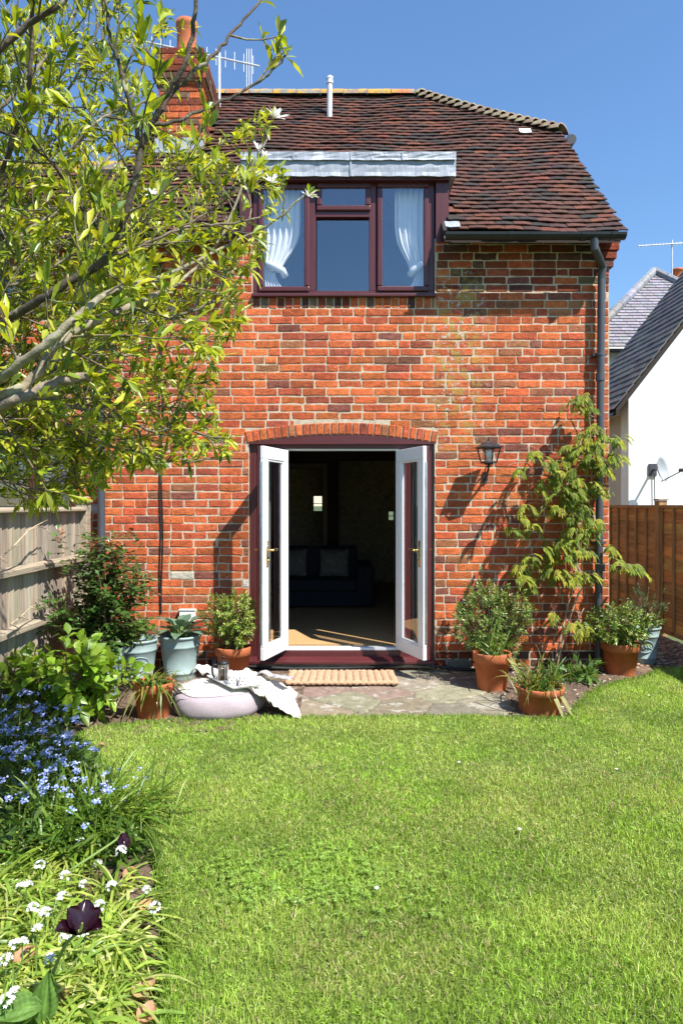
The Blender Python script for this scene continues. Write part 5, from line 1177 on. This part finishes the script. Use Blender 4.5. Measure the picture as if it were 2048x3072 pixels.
def strappy(name, label, cat, base, spread_, n, L, W, cols, el=(.5,1.35), bend=(.25,.9), mat='leaf', droop=None, segs=7, group=None, az=None, fold=.35):
    t_ = tag_o = None; lf = Ribbons(); base = Vector(base)
    for k in range(n):
        a = random.uniform(0,6.28) if az is None else random.gauss(az[0],az[1]); e = random.uniform(*el)
        d = Vector((math.cos(a)*math.cos(e),math.sin(a)*math.cos(e),math.sin(e)))
        p = base+Vector((random.gauss(0,spread_),random.gauss(0,spread_),0))
        l = random.uniform(*L); bd_ = random.uniform(*bend)
        mx = (l*math.sin(e)+p.z-.02)/l; bd_ = min(bd_, max(mx,.05))
        lf.add(p, d, Vector((random.uniform(-.5,.5),random.uniform(-.5,.5),1)), l, random.uniform(*W), bd_, jit(random.choice(cols),.2), fold)
    if droop:
        for (a,l,w_) in droop:
            d = Vector((math.cos(a),math.sin(a),.75)).normalized(); lf.add(base+Vector((math.cos(a),math.sin(a),0))*.04, d, Vector((0,0,1)), l, w_, 1.3, jit((.40,.38,.16),.1), .15)
    o = lf.build(name, M[mat], None, segs, 'strap'); return tag(o, label, cat, group)
DAFF = [(.085,.165,.022),(.12,.20,.028),(.20,.23,.04),(.06,.125,.02),(.28,.24,.06)]
strappy('daffodil_leaves', 'floppy yellowing daffodil leaves spilling from the pot left of the pouf', 'plant', (-1.372,4.99,.23), .06, 120, (.24,.42), (.008,.014), DAFF, (.3,1.3), (.5,1.25), droop=[(3.6,.34,.040),(3.0,.40,.035),(-2.2,.30,.03)])
strappy('daffodil_leaves', 'upright daffodil leaves in the large pot before the biggest hebe', 'plant', (1.262,5.73,.28), .06, 70, (.20,.40), (.009,.014), DAFF[:4], (.7,1.45), (.05,.7), droop=[(-.75,.33,.055),(-.45,.30,.06)])
strappy('daffodil_leaves', 'daffodil leaves flopping over the rim of the low front pot', 'plant', (1.483,5.11,.165), .075, 115, (.22,.44), (.009,.014), DAFF, (.7,1.45), (.2,1.0), droop=[(-.75,.30,.055),(-1.1,.26,.04)])
strappy('daylily_clump', 'daylily clump of long arching green leaves at the lawn edge', 'plant', (-1.20,3.22,.0), .13, 460, (.32,.66), (.008,.014), [(.15,.26,.028),(.11,.21,.025),(.22,.32,.04),(.08,.15,.02)], (.35,1.35), (.3,.95))
strappy('iris_clump', 'small strappy clump with a blue flower under the climber on the right', 'plant', (1.95,6.05,.0), .10, 90, (.16,.42), (.007,.012), [(.07,.15,.025),(.10,.19,.03),(.05,.11,.02)], (.5,1.4), (.2,1.0))
shrub('foxglove_rosette', 'pale green leaf rosette in the soil between climber and corner pot', 'plant', (2.12,6.0,.10), (.16,.12,.10), (2.12,6.0,0), 16, (.12,.035), [(.10,.19,.04),(.13,.22,.05)], 'leaf', 8, 3, None, .003, 'leaf', .03)
# soft yellow-green leek leaves lying over the near bed, forget-me-nots behind
def bed_x(y):                                              # lawn edge at distance y
    return np.interp(y, [p[1] for p in LAWN[0:11]], [p[0] for p in LAWN[0:11]])
n = 3600; ys = rng.uniform(1.55,3.05,n); xs = bed_x(ys)-np.abs(rng.normal(0,.42,n))-.17+.05*rng.random(n); dens = vnoise(xs,ys,.22,31); ok = (xs > -2.0) & ((xs+.99)**2/.045+(ys-2.88)**2/.03 > 1) & (dens > .22+.25*(ys > 2.75)); xs, ys = xs[ok], ys[ok]; k = len(xs)
az = rng.uniform(0,6.283,k); el = rng.uniform(.15,1.1,k); L = rng.uniform(.18,.44,k)*np.clip(.55+(bed_x(ys)-xs)*2.5,.5,1)
cc = np.array([[.34,.46,.07],[.43,.51,.10],[.25,.38,.055],[.48,.52,.17],[.19,.31,.05]])[rng.integers(0,5,k)]*(.8+.4*rng.random((k,1)))
me = ribbon_mesh('wild_garlic_leaves', np.stack([xs,ys,np.full(k,.0)],-1), np.stack([np.cos(az)*np.cos(el),np.sin(az)*np.cos(el),np.sin(el)],-1), np.stack([rng.normal(0,.5,k),rng.normal(0,.5,k),np.ones(k)],-1), L, rng.uniform(.006,.0125,k), np.clip(np.sin(el)-.02/L*rng.uniform(-2,1,k),.05,.95), cc, 7, 'strap', rng.uniform(.1,.5,k))
o = link('wild_garlic_leaves', me, M['leaf']); kind(tag(o, 'flattened yellow-green wild garlic leaves covering the near flower bed', 'foliage'), 'stuff')
# low weeds under the forget-me-nots and daylilies
n = 5200; ys = rng.uniform(2.9,4.7,n); xs = bed_x(ys)-np.abs(rng.normal(0,.5,n))-.06; ok = (xs > -2.33)&(vnoise(xs,ys,.3,33) > .18)&~((ys > 4.35)&(xs > -1.95))&((xs+1.2)**2+(ys-3.22)**2 > .09); xs, ys = xs[ok], ys[ok]; k = len(xs); az = rng.uniform(0,6.28,k); el = rng.uniform(.1,1.2,k); zb = rng.uniform(.0,.20,k)*np.clip((bed_x(ys)-xs)*4,.1,1)
cc = np.array([[.075,.15,.025],[.10,.19,.03],[.055,.11,.022],[.14,.22,.04]])[rng.integers(0,4,k)]*(.75+.5*rng.random((k,1)))
me = ribbon_mesh('forget_me_not_leaves', np.stack([xs,ys,zb],-1), np.stack([np.cos(az)*np.cos(el),np.sin(az)*np.cos(el),np.sin(el)],-1), np.stack([rng.normal(0,.5,k),rng.normal(0,.5,k),np.ones(k)],-1), rng.uniform(.05,.12,k), rng.uniform(.012,.024,k), rng.uniform(.1,.5,k), cc, 3, 'leaf', np.full(k,.25))
o = link('forget_me_not_leaves', me, M['leaf']); kind(tag(o, 'dark green leafy undergrowth beneath the blue forget-me-nots', 'foliage'), 'stuff')
fm = Ribbons(); fs = MB()
def spray(c, nfl, r):
    for j in range(nfl):
        o_ = Vector(c)+Vector((random.uniform(-r,r),random.uniform(-r,r),random.uniform(-r,r)*.6)); ax = (Vector((random.uniform(-.4,.4),-.45,.8))+rv(.35)).normalized(); col = jit(random.choice([(.28,.37,.70),(.36,.45,.78),(.22,.30,.62),(.48,.52,.80)]),.12)
        for q in range(5): fm.add(o_, around(ax,1.35,q*1.2566), ax, .0056, .0062, 0, col, .05)
for k in range(200):
    y = random.uniform(2.95,4.55); x = bed_x(y)-abs(random.gauss(0,.48))-.20
    if x < -2.3: continue
    if y > 4.3 and x > -1.95: continue
    h = random.uniform(.16,.38)*(.75 if x > bed_x(y)-.2 else 1); c = Vector((x+random.uniform(0,.10),y-.05,h)); fs.tube([(x-.02,y,.0),Vector((x,y,h*.6)),c],[.0022,.0016,.001],4,(1,1,1)); spray(c, random.randint(10,18), .017)
for (xs_, ys_, Y) in ((330,2130+310-24,3.55),(258,2248,4.3),(268,2264,4.2),(282,2265,4.2),(330,2307,3.8),(363,2308,3.8),(422,2307,3.7),(407,2335,3.65),(441,2334,3.6),(337,2352,3.6),(352,2370,3.5),(370,2366,3.5),(380,2360,3.5),(375,2400,3.45),(289,2400,3.45),(250,2230,4.3)):
    c = sp(xs_,ys_,Y); c.z = max(c.z,.05); fs.tube([(c.x-.28,c.y-.02,.02),(c.x-.12,c.y,c.z*.6),c],[.0022,.0016,.001],4); spray(c, 7, .014)
o = fm.build('forget_me_nots', M['petal'], None, 2, 'leaf'); kind(tag(o, 'drift of small blue forget-me-not flowers along the left bed', 'flowers'), 'stuff')
fs.build('forget_me_not_stems', M['greenstem']); kind(tag(bpy.data.objects['forget_me_not_stems'], 'thin green flower stalks carrying the forget-me-nots', 'stems'), 'stuff')
# white wild garlic heads, one by one
Z7 = lambda x, y: (x/2.24, y/2.24+2080)
HEADS = [(535,1000,2.95,'largest white flower head, standing alone above bare soil behind the others'),(815,1060,2.75,'white flower head on a long leaning stalk below the drooping tulip'),(270,1160,2.7,'white flower head left of the pair above the broad leaves'),(440,1230,2.6,'wide white flower head above the broad grey-green leaf'),(140,1300,2.5,'white flower head with a small twin at the left of the bed'),(190,1290,2.52,'small white twin touching the flower head at the left of the bed'),(420,1375,2.45,'white flower head just above the open dark tulip'),(560,1285,2.65,'small white flower head right of the broad grey-green leaf'),(662,1145,2.8,'small white flower head over the bare soil'),(752,1300,2.62,'white flower head beside dead leaves in mid bed'),(985,1322,2.6,'small white flower head at the lawn edge above the curled dead leaf'),(1040,1440,2.45,'white flower head touching the lawn beside the curled dead leaf'),(665,1435,2.3,'white flower head right behind the open dark tulip'),(222,1450,2.35,'white flower head among leaves left of the open dark tulip'),(305,1482,2.3,'white flower head next to the left petal of the dark tulip'),(255,1590,2.2,'large white flower head low left of the dark tulip'),(440,1640,2.15,'white flower head directly under the dark tulip'),(150,1680,2.1,'white flower head above the large pale dead leaf'),(100,1695,2.08,'white flower head left of the large pale dead leaf'),(45,1790,2.02,'white flower head at the left picture edge above the crinkled leaf'),(565,1610,2.2,'white flower head half hidden beneath the dark tulip petals'),(340,1785,2.05,'small white bud head on the tulip stalk'),(100,2020,1.9,'white flower head beside the lowest crinkled broad leaf'),(45,2065,1.88,'white flower head at the bottom left corner of the bed')]
for (a,b_,Y,lab) in HEADS:
    c = sp(*Z7(a,b_),Y)
    if c.z < .06: c.z = .06
    t = thing('garlic_flower', lab, 'flower', (c.x,c.y,0), 'white garlic flower heads in the near bed'); f = Ribbons(); n_ = random.randint(8,11) if 'small' in lab else random.randint(14,18); R_ = .013 if 'small' in lab else (.0185 if Y > 2.2 else .015)
    if Y <= 2.2: n_ = min(n_, 11)
    for j in range(n_):
        dd = around(Vector((0,-.25,.97)).normalized(), random.uniform(.1,1.5), j*2.4); o_ = c+dd*R_
        for q in range(6): f.add(o_-dd*.004, around(dd,.75,q*1.047), dd, .0115, .0056, .05, jit((.82,.83,.80),.05), .2)
    f.build('petals', M['petal'], t, 2, 'leaf'); m = MB(); m.tube(smooth_path([(c.x-random.uniform(-.04,.1),c.y+random.uniform(-.05,.08),0),(c.x-.01,c.y+.01,c.z*.6),c],3),[.0028]*4+[.002]*3,5); m.build('stalk', M['greenstem'], t)
# dark tulips
def tulip(label, c, axis, s, stem_pts, n_=6, op=.75, leaves=()):
    t = thing('tulip', label, 'flower', stem_pts[0]); f = MB(); c = Vector(c); ax = Vector(axis).normalized(); b0 = ax.orthogonal().normalized()
    for k in range(n_):
        a = k*2*math.pi/n_+random.uniform(-.15,.15); o = rot_about(b0, ax, a); sdv = ax.cross(o); opn = op*(1.15 if k % 2 else .75)*random.uniform(.8,1.3); P = []
        for i in range(15):
            u_ = i/14; rad = s*(.10+.42*math.sin(u_*1.9))*(.7+opn*.6)+s*.28*opn*u_**3; z_ = s*(u_*1.0-.28*opn*u_**3); w_ = s*.44*math.sin(math.pi*min(.985,.14+.80*u_))**.75
            P.append([c+ax*(z_+.10*s*abs(v)**2)+o*(rad-.16*s*v*v)+sdv*(w_*v)+Vector((0,0,.025*s*math.sin(7*v+k+4*u_)))+ax*(.05*s*u_**4*math.cos(9*v+k)) for v in (-1,-.8,-.55,-.3,-.1,.1,.3,.55,.8,1)])
        f.grid(P, jit((.022,.004,.011),.35))
    f.build('petals', M['dark_petal'], t, smooth=True); m = MB(); P = smooth_path([*stem_pts, c+ax*.004],4); m.tube(P,[.0055-.0015*i/(len(P)-1) for i in range(len(P))],8); m.build('stalk', M['greenstem'], t, smooth=True)
    m = MB(); m.tube([c,c+ax*s*.45],[.006,.003],6,(.5,.4,.1)); m.build('pistil', M['greenstem'], t)
    for (p,d,L,W,b_) in leaves:                             # broad crinkled leaf with a sunken midrib and side veins
        d = d.normalized(); sd_ = d.cross(Vector((.2,-.5,1))).normalized(); nn = sd_.cross(d); P = []; C = []
        for i in range(29):
            u_ = i/28; w_ = W*.5*math.sin(math.pi*min(.985,.03+.95*u_)**.85)
            for j in range(17):
                v = j/8-1; vein = abs(((u_*9-abs(v)*1.6) % 1)-.5)*2
                P.append(p+d*L*u_+sd_*w_*v+nn*(w_*.32*abs(v)+.0022*vein*min(1,abs(v)*3)+.004*math.sin(9*v+7*u_))+Vector((0,0,-b_*L*u_*u_)))
                k_ = .82+.30*vein if abs(v) > .08 else 1.35; C.append((.125*k_,.235*k_,.045*k_))
        m = MB(); m.grid([P[i*17:(i+1)*17] for i in range(29)], C); m.build('leaf', M['wleaf'], t, smooth=True)
tc_ = sp(*Z7(545,1600),1.92)
tulip('open blackish purple tulip standing tall in the near bed', tc_, (.22,-.22,.95), .064, [sp(*Z7(330,1960),1.99), sp(*Z7(385,1810),1.95), sp(*Z7(450,1680),1.92)], 6, 1.0,
      [(Vector((-.855,1.95,.06)),Vector((.12,.05,1)),.175,.078,.10),(Vector((-.845,1.93,.13)),Vector((-.85,-.25,.22)),.145,.080,.25),(Vector((-.90,1.96,.03)),Vector((-.3,.1,.8)),.17,.07,.3)])
t2 = sp(*Z7(832,935),2.85); tulip('small drooping purple tulip hanging beside the lawn edge', t2, (.10,-.30,-.8), .058, [sp(*Z7(470,1190),2.72)*1, sp(*Z7(640,1080),2.78), sp(*Z7(780,985),2.84), sp(*Z7(825,930),2.86)], 5, .15)
# dead leaves in the bed, daisies in the lawn
for (a,b_,s,lab) in ((870,1230,.07,'curled orange-brown dead leaf on bare soil near the lawn edge'),(970,1440,.06,'pale dead leaf at the lawn edge beside a white flower'),(165,1790,.085,'large pale pink-brown dead leaf lying on the garlic leaves'),(985,1985,.06,'crumpled tan dead leaf at the bed edge low down'),(945,2045,.07,'broad tan dead leaf just below the crumpled one'),(985,2180,.075,'dead leaf at the very bottom of the bed'),(410,2060,.055,'small dead leaf right of the lowest broad leaf'),(690,350,.05,'small red-brown dead leaf on soil below the forget-me-nots')):
    xs_, ys_ = Z7(a,b_); zz = .05 if b_ > 1500 and a < 800 else .03; Y = F*(EYE-zz)/(ys_-HOR); c = sp(xs_,ys_,Y); P = []; s *= .75
    az_ = random.uniform(0,3.1); e1 = Vector((math.cos(az_),math.sin(az_),.15)); e2 = Vector((-math.sin(az_),math.cos(az_),.3))
    for i in range(9):
        u_ = i/8*2-1; w_ = .5*math.cos(u_*1.45)**.8; P.append([c+e1*(s*u_*.6)+e2*(s*w_*v)+Vector((0,0,s*(.25*v*v+.15*u_*u_)+random.uniform(-.003,.003))) for v in (-1,-.5,0,.5,1)])
    m = MB(); m.grid(P, jit((.44,.25,.13),.25)); tag(m.build('dead_leaf', M['dead'], None, smooth=True), lab, 'leaf', 'dead leaves in the near bed')
def daisy(xs_, ys_, lab):
    Y = F*(EYE-.045)/(ys_-HOR); c = sp(xs_,ys_,Y); t = thing('daisy', lab, 'flower', (c.x,c.y,.01), 'daisies in the lawn'); f = Ribbons()
    for q in range(14): f.add(c, around(Vector((0,-.2,1)).normalized(),1.3,q*.449), (0,0,1), .011, .0045, .1, (.82,.82,.80), .1)
    f.build('petals', M['petal'], t, 2, 'leaf'); m = MB(); m.lathe([(.0,.003),(.003,.002),(.004,0)],c,8,(.6,.4,.02)); m.build('centre', M['brass_paint'], t); m = MB(); m.tube([(c.x,c.y,.01),c],.001,4); m.build('stalk', M['greenstem'], t)
M['brass_paint'] = simple('daisy_centre', (.6,.38,.02), .8)
for q in ((1558,2487,'daisy in the middle of the lawn, right of centre'),(1130,2664,'daisy in the clover patch low in the lawn'),(1848,2307,'daisy near the right side of the lawn'),(1376,2286,'daisy in the far part of the lawn in front of the low pot'),(1945,2086,'daisy by the fence shadow at the far right')): daisy(*q)

# climbing wisteria on the right of the wall
ws = thing('wisteria', 'young climbing wisteria with bronze-green leaves on the wall beside the right downpipe', 'climber', (1.95, 6.25, 0)); st = MB(); lf = Ribbons()
Z5 = lambda x, y, Y: sp(x/2.0417+1280, y/2.0417+1100, Y)
for P in ([(770,1850,6.2),(800,1740,6.25),(840,1560,6.3),(880,1400,6.34),(930,1290,6.33),(950,1180,6.32),(940,1050,6.33),(985,900,6.34),(960,760,6.32),(990,600,6.3),(1000,420,6.34),(990,300,6.34),(960,200,6.33)],[(790,1850,6.18),(830,1690,6.2),(880,1520,6.22),(930,1380,6.25),(950,1290,6.3),(900,1180,6.3),(870,1080,6.34),(830,960,6.33),(850,820,6.33),(780,700,6.33),(760,600,6.3)],
          [(940,1300,6.3),(870,1200,6.32),(820,1130,6.33),(680,1160,6.33),(580,1220,6.33)],[(700,1840,6.2),(690,1760,6.2),(665,1700,6.15)],[(880,1800,6.2),(930,1740,6.15),(940,1710,6.15)],[(620,1170,6.36),(660,1100,6.36),(740,980,6.36)],
          [(490,610,6.37),(540,590,6.36),(620,590,6.35),(700,590,6.35)],[(1000,700,6.3),(1060,620,6.25),(1120,560,6.22),(1190,580,6.2)],[(1000,1200,6.3),(1100,1215,6.2),(1200,1220,6.15),(1280,1240,6.15)],[(960,1480,6.2),(900,1590,6.2),(860,1650,6.2)],[(860,960,6.33),(700,840,6.34),(590,850,6.33),(530,880,6.33)],[(830,590,6.35),(740,560,6.35),(650,490,6.35),(590,510,6.36)],[(1000,300,6.35),(1040,320,6.36),(1070,380,6.36)],[(780,200,6.36),(730,180,6.36),(690,240,6.37)]):
    Q = smooth_path([Z5(*p) for p in P],4); thick = .009 if len(P) > 9 else .0035; st.tube(Q,[thick*(1-.65*i/(len(Q)-1)) for i in range(len(Q))],6)
CL = [(950,190),(870,235),(985,260),(910,215),(1000,385),(960,430),(1070,425),(1170,455),(1130,445),(1150,555),(1120,545),(850,500),(920,490),(1000,500),(720,580),(830,590),(900,570),(1060,620),(640,540),(580,640),(770,650),(880,650),(800,700),(950,730),(1010,720),(700,740),(780,790),(860,790),(940,760),(590,850),(740,860),(880,830),(800,880),(950,880),(580,940),(630,1000),(520,1000),(880,990),(980,950),(1030,960),(960,1030),(730,1100),(800,1110),(890,1110),(950,1130),(640,1170),(760,1160),(560,1230),(620,1210),(600,1300),(560,1270),(740,1250),(840,1270),(930,1260),(990,1280),(1115,1130),(1150,1200),(1225,1215),(1265,1240),(860,930),(850,850),(920,620),(1090,640),(1040,570),(760,1530),(880,1590),(940,1620),(980,1600),(930,540),(960,470),(1030,470),(840,740),(900,700),(920,800),(820,830),(1000,990),(900,1060),(820,1060),(860,1170),(700,1130),(790,1260),(630,1330),(880,1300),(760,610),(1000,560),(1060,760),(900,880),(700,700)]
for (x,y) in CL:
    for rep in range(6):
        Y = random.uniform(6.02,6.34); b_ = Z5(x+random.gauss(0,15)+12, y+random.gauss(0,13)-8, Y); a = random.uniform(-3.3,.2); e = random.uniform(-.1,.5); d = Vector((math.cos(a)*math.cos(e)*.75, math.sin(a)*math.cos(e)*.7, math.sin(e))); L = random.uniform(.07,.12); P = []
        for i in range(6): u_ = i/5; P.append(b_+d*L*u_+Vector((0,0,-.06*u_*u_)))
        P = [Vector((p.x,min(p.y,6.38),p.z)) for p in P]; st.tube(P,[.0018]*5+[.001],4,cap=False); pal = random.choice(G['wis']) if rep < 3 else random.choice([(.12,.18,.020),(.17,.23,.025),(.22,.26,.025)])
        for i in range(1,6):
            ax = (P[i]-P[i-1]).normalized(); o_ = ax.cross(Vector((0,0,1))).normalized()
            for sg in ((-1,1) if i < 5 else (-1,0,1)):
                dd = (ax*.75+o_*sg*.9+Vector((0,0,-.22))).normalized() if sg else ax
                q = P[i]; 
                lf.add(Vector((q.x,min(q.y,6.37),q.z)), Vector((dd.x,min(dd.y,.15),dd.z)), Vector((0,-.35,1)), random.uniform(.034,.052), random.uniform(.013,.019), .4, jit(pal,.22), .35)
st.build('stem', M['vine'], ws, smooth=True); lf.build('foliage', M['wleaf'], ws, 3, 'leaf')
f = Ribbons(); c_ = Z5(885,1640,6.15)
for k in range(9): f.add(c_+rv(.012), around(Vector((0,-.6,.5)).normalized(),random.uniform(.4,1.4),k*.7), (0,-1,0), .028, .016, .2, jit((.22,.20,.58),.2), .2)
tag(f.build('blue_flower', M['petal'], None, 2, 'leaf'), 'single violet-blue flower on a thin stalk below the wisteria', 'flower')
# pebbles at the border and gravel
pb = MB()
def pebble(x, y, z, s, col):
    a = random.uniform(0,3); pts = []
    for (r_,h) in ((.0,-.4),(.8,-.3),(1,.05),(.7,.42),(0,.5)):
        for k in range(6): A = a+k*1.047; pts.append((x+s*r_*math.cos(A)*(1+.2*math.sin(3*A)),y+s*.75*r_*math.sin(A),z+s*.6*h))
    pb.add(pts, [(i*6+k,i*6+(k+1)%6,(i+1)*6+(k+1)%6,(i+1)*6+k) for i in range(4) for k in range(6)], col)
for k in range(260):
    x, y = random.uniform(1.25,2.6), random.uniform(5.0,6.35)
    if inside(LAWN, np.array([x]), np.array([y]))[0]: continue
    pebble(x,y,.015,random.uniform(.006,.02),jit(random.choice([(.45,.38,.28),(.35,.22,.12),(.5,.46,.38),(.22,.18,.14)]),.2))
for k in range(420):
    y = random.uniform(2.2,5.4); x = min(bed_x(min(y,4.5)),-.6)-random.uniform(.0,.75)
    if inside(LAWN, np.array([x]), np.array([y]))[0] or x < -2.2: continue
    pebble(x,y,.02,random.uniform(.004,.016),jit(random.choice([(.40,.31,.22),(.30,.22,.15),(.48,.42,.35),(.2,.15,.1)]),.2))
for k in range(1500): pebble(random.uniform(2.6,3.75),random.uniform(6.45,9.5),.012,random.uniform(.012,.028),jit(random.choice([(.34,.20,.12),(.26,.16,.10),(.42,.30,.20)]),.25))
o = pb.build('pebbles', M['pebble'], None, smooth=True); kind(tag(o, 'small stones scattered over the soil and the gravel path', 'stones'), 'stuff')

# clover leaves in the low part of the lawn
n = 620; xs = rng.normal(-.12,.26,n); ys = rng.normal(2.78,.17,n); ok = inside(LAWN,xs,ys)&(vnoise(xs,ys,.1,41) > .35); xs, ys = xs[ok], ys[ok]; k = len(xs); a0 = rng.uniform(0,6.28,k)
B = []; D = []
for j in range(3): B.append(np.stack([xs,ys,np.full(k,.040)],-1)); D.append(np.stack([np.cos(a0+j*2.09),np.sin(a0+j*2.09),np.full(k,.12)],-1))
B = np.concatenate(B); D = np.concatenate(D); k = len(B)
o = link('clover', ribbon_mesh('clover', B, D, np.tile([[0,0,1.0]],(k,1))+rng.normal(0,.25,(k,3)), rng.uniform(.010,.016,k), rng.uniform(.010,.014,k), rng.uniform(0,.2,k), np.array([[.26,.41,.08]])*rng.uniform(.7,1.3,(k,1)), 2, 'obov', np.full(k,.15)), M['leaf'])
kind(tag(o, 'patch of clover leaves low in the lawn, left of the middle', 'clover'), 'stuff')
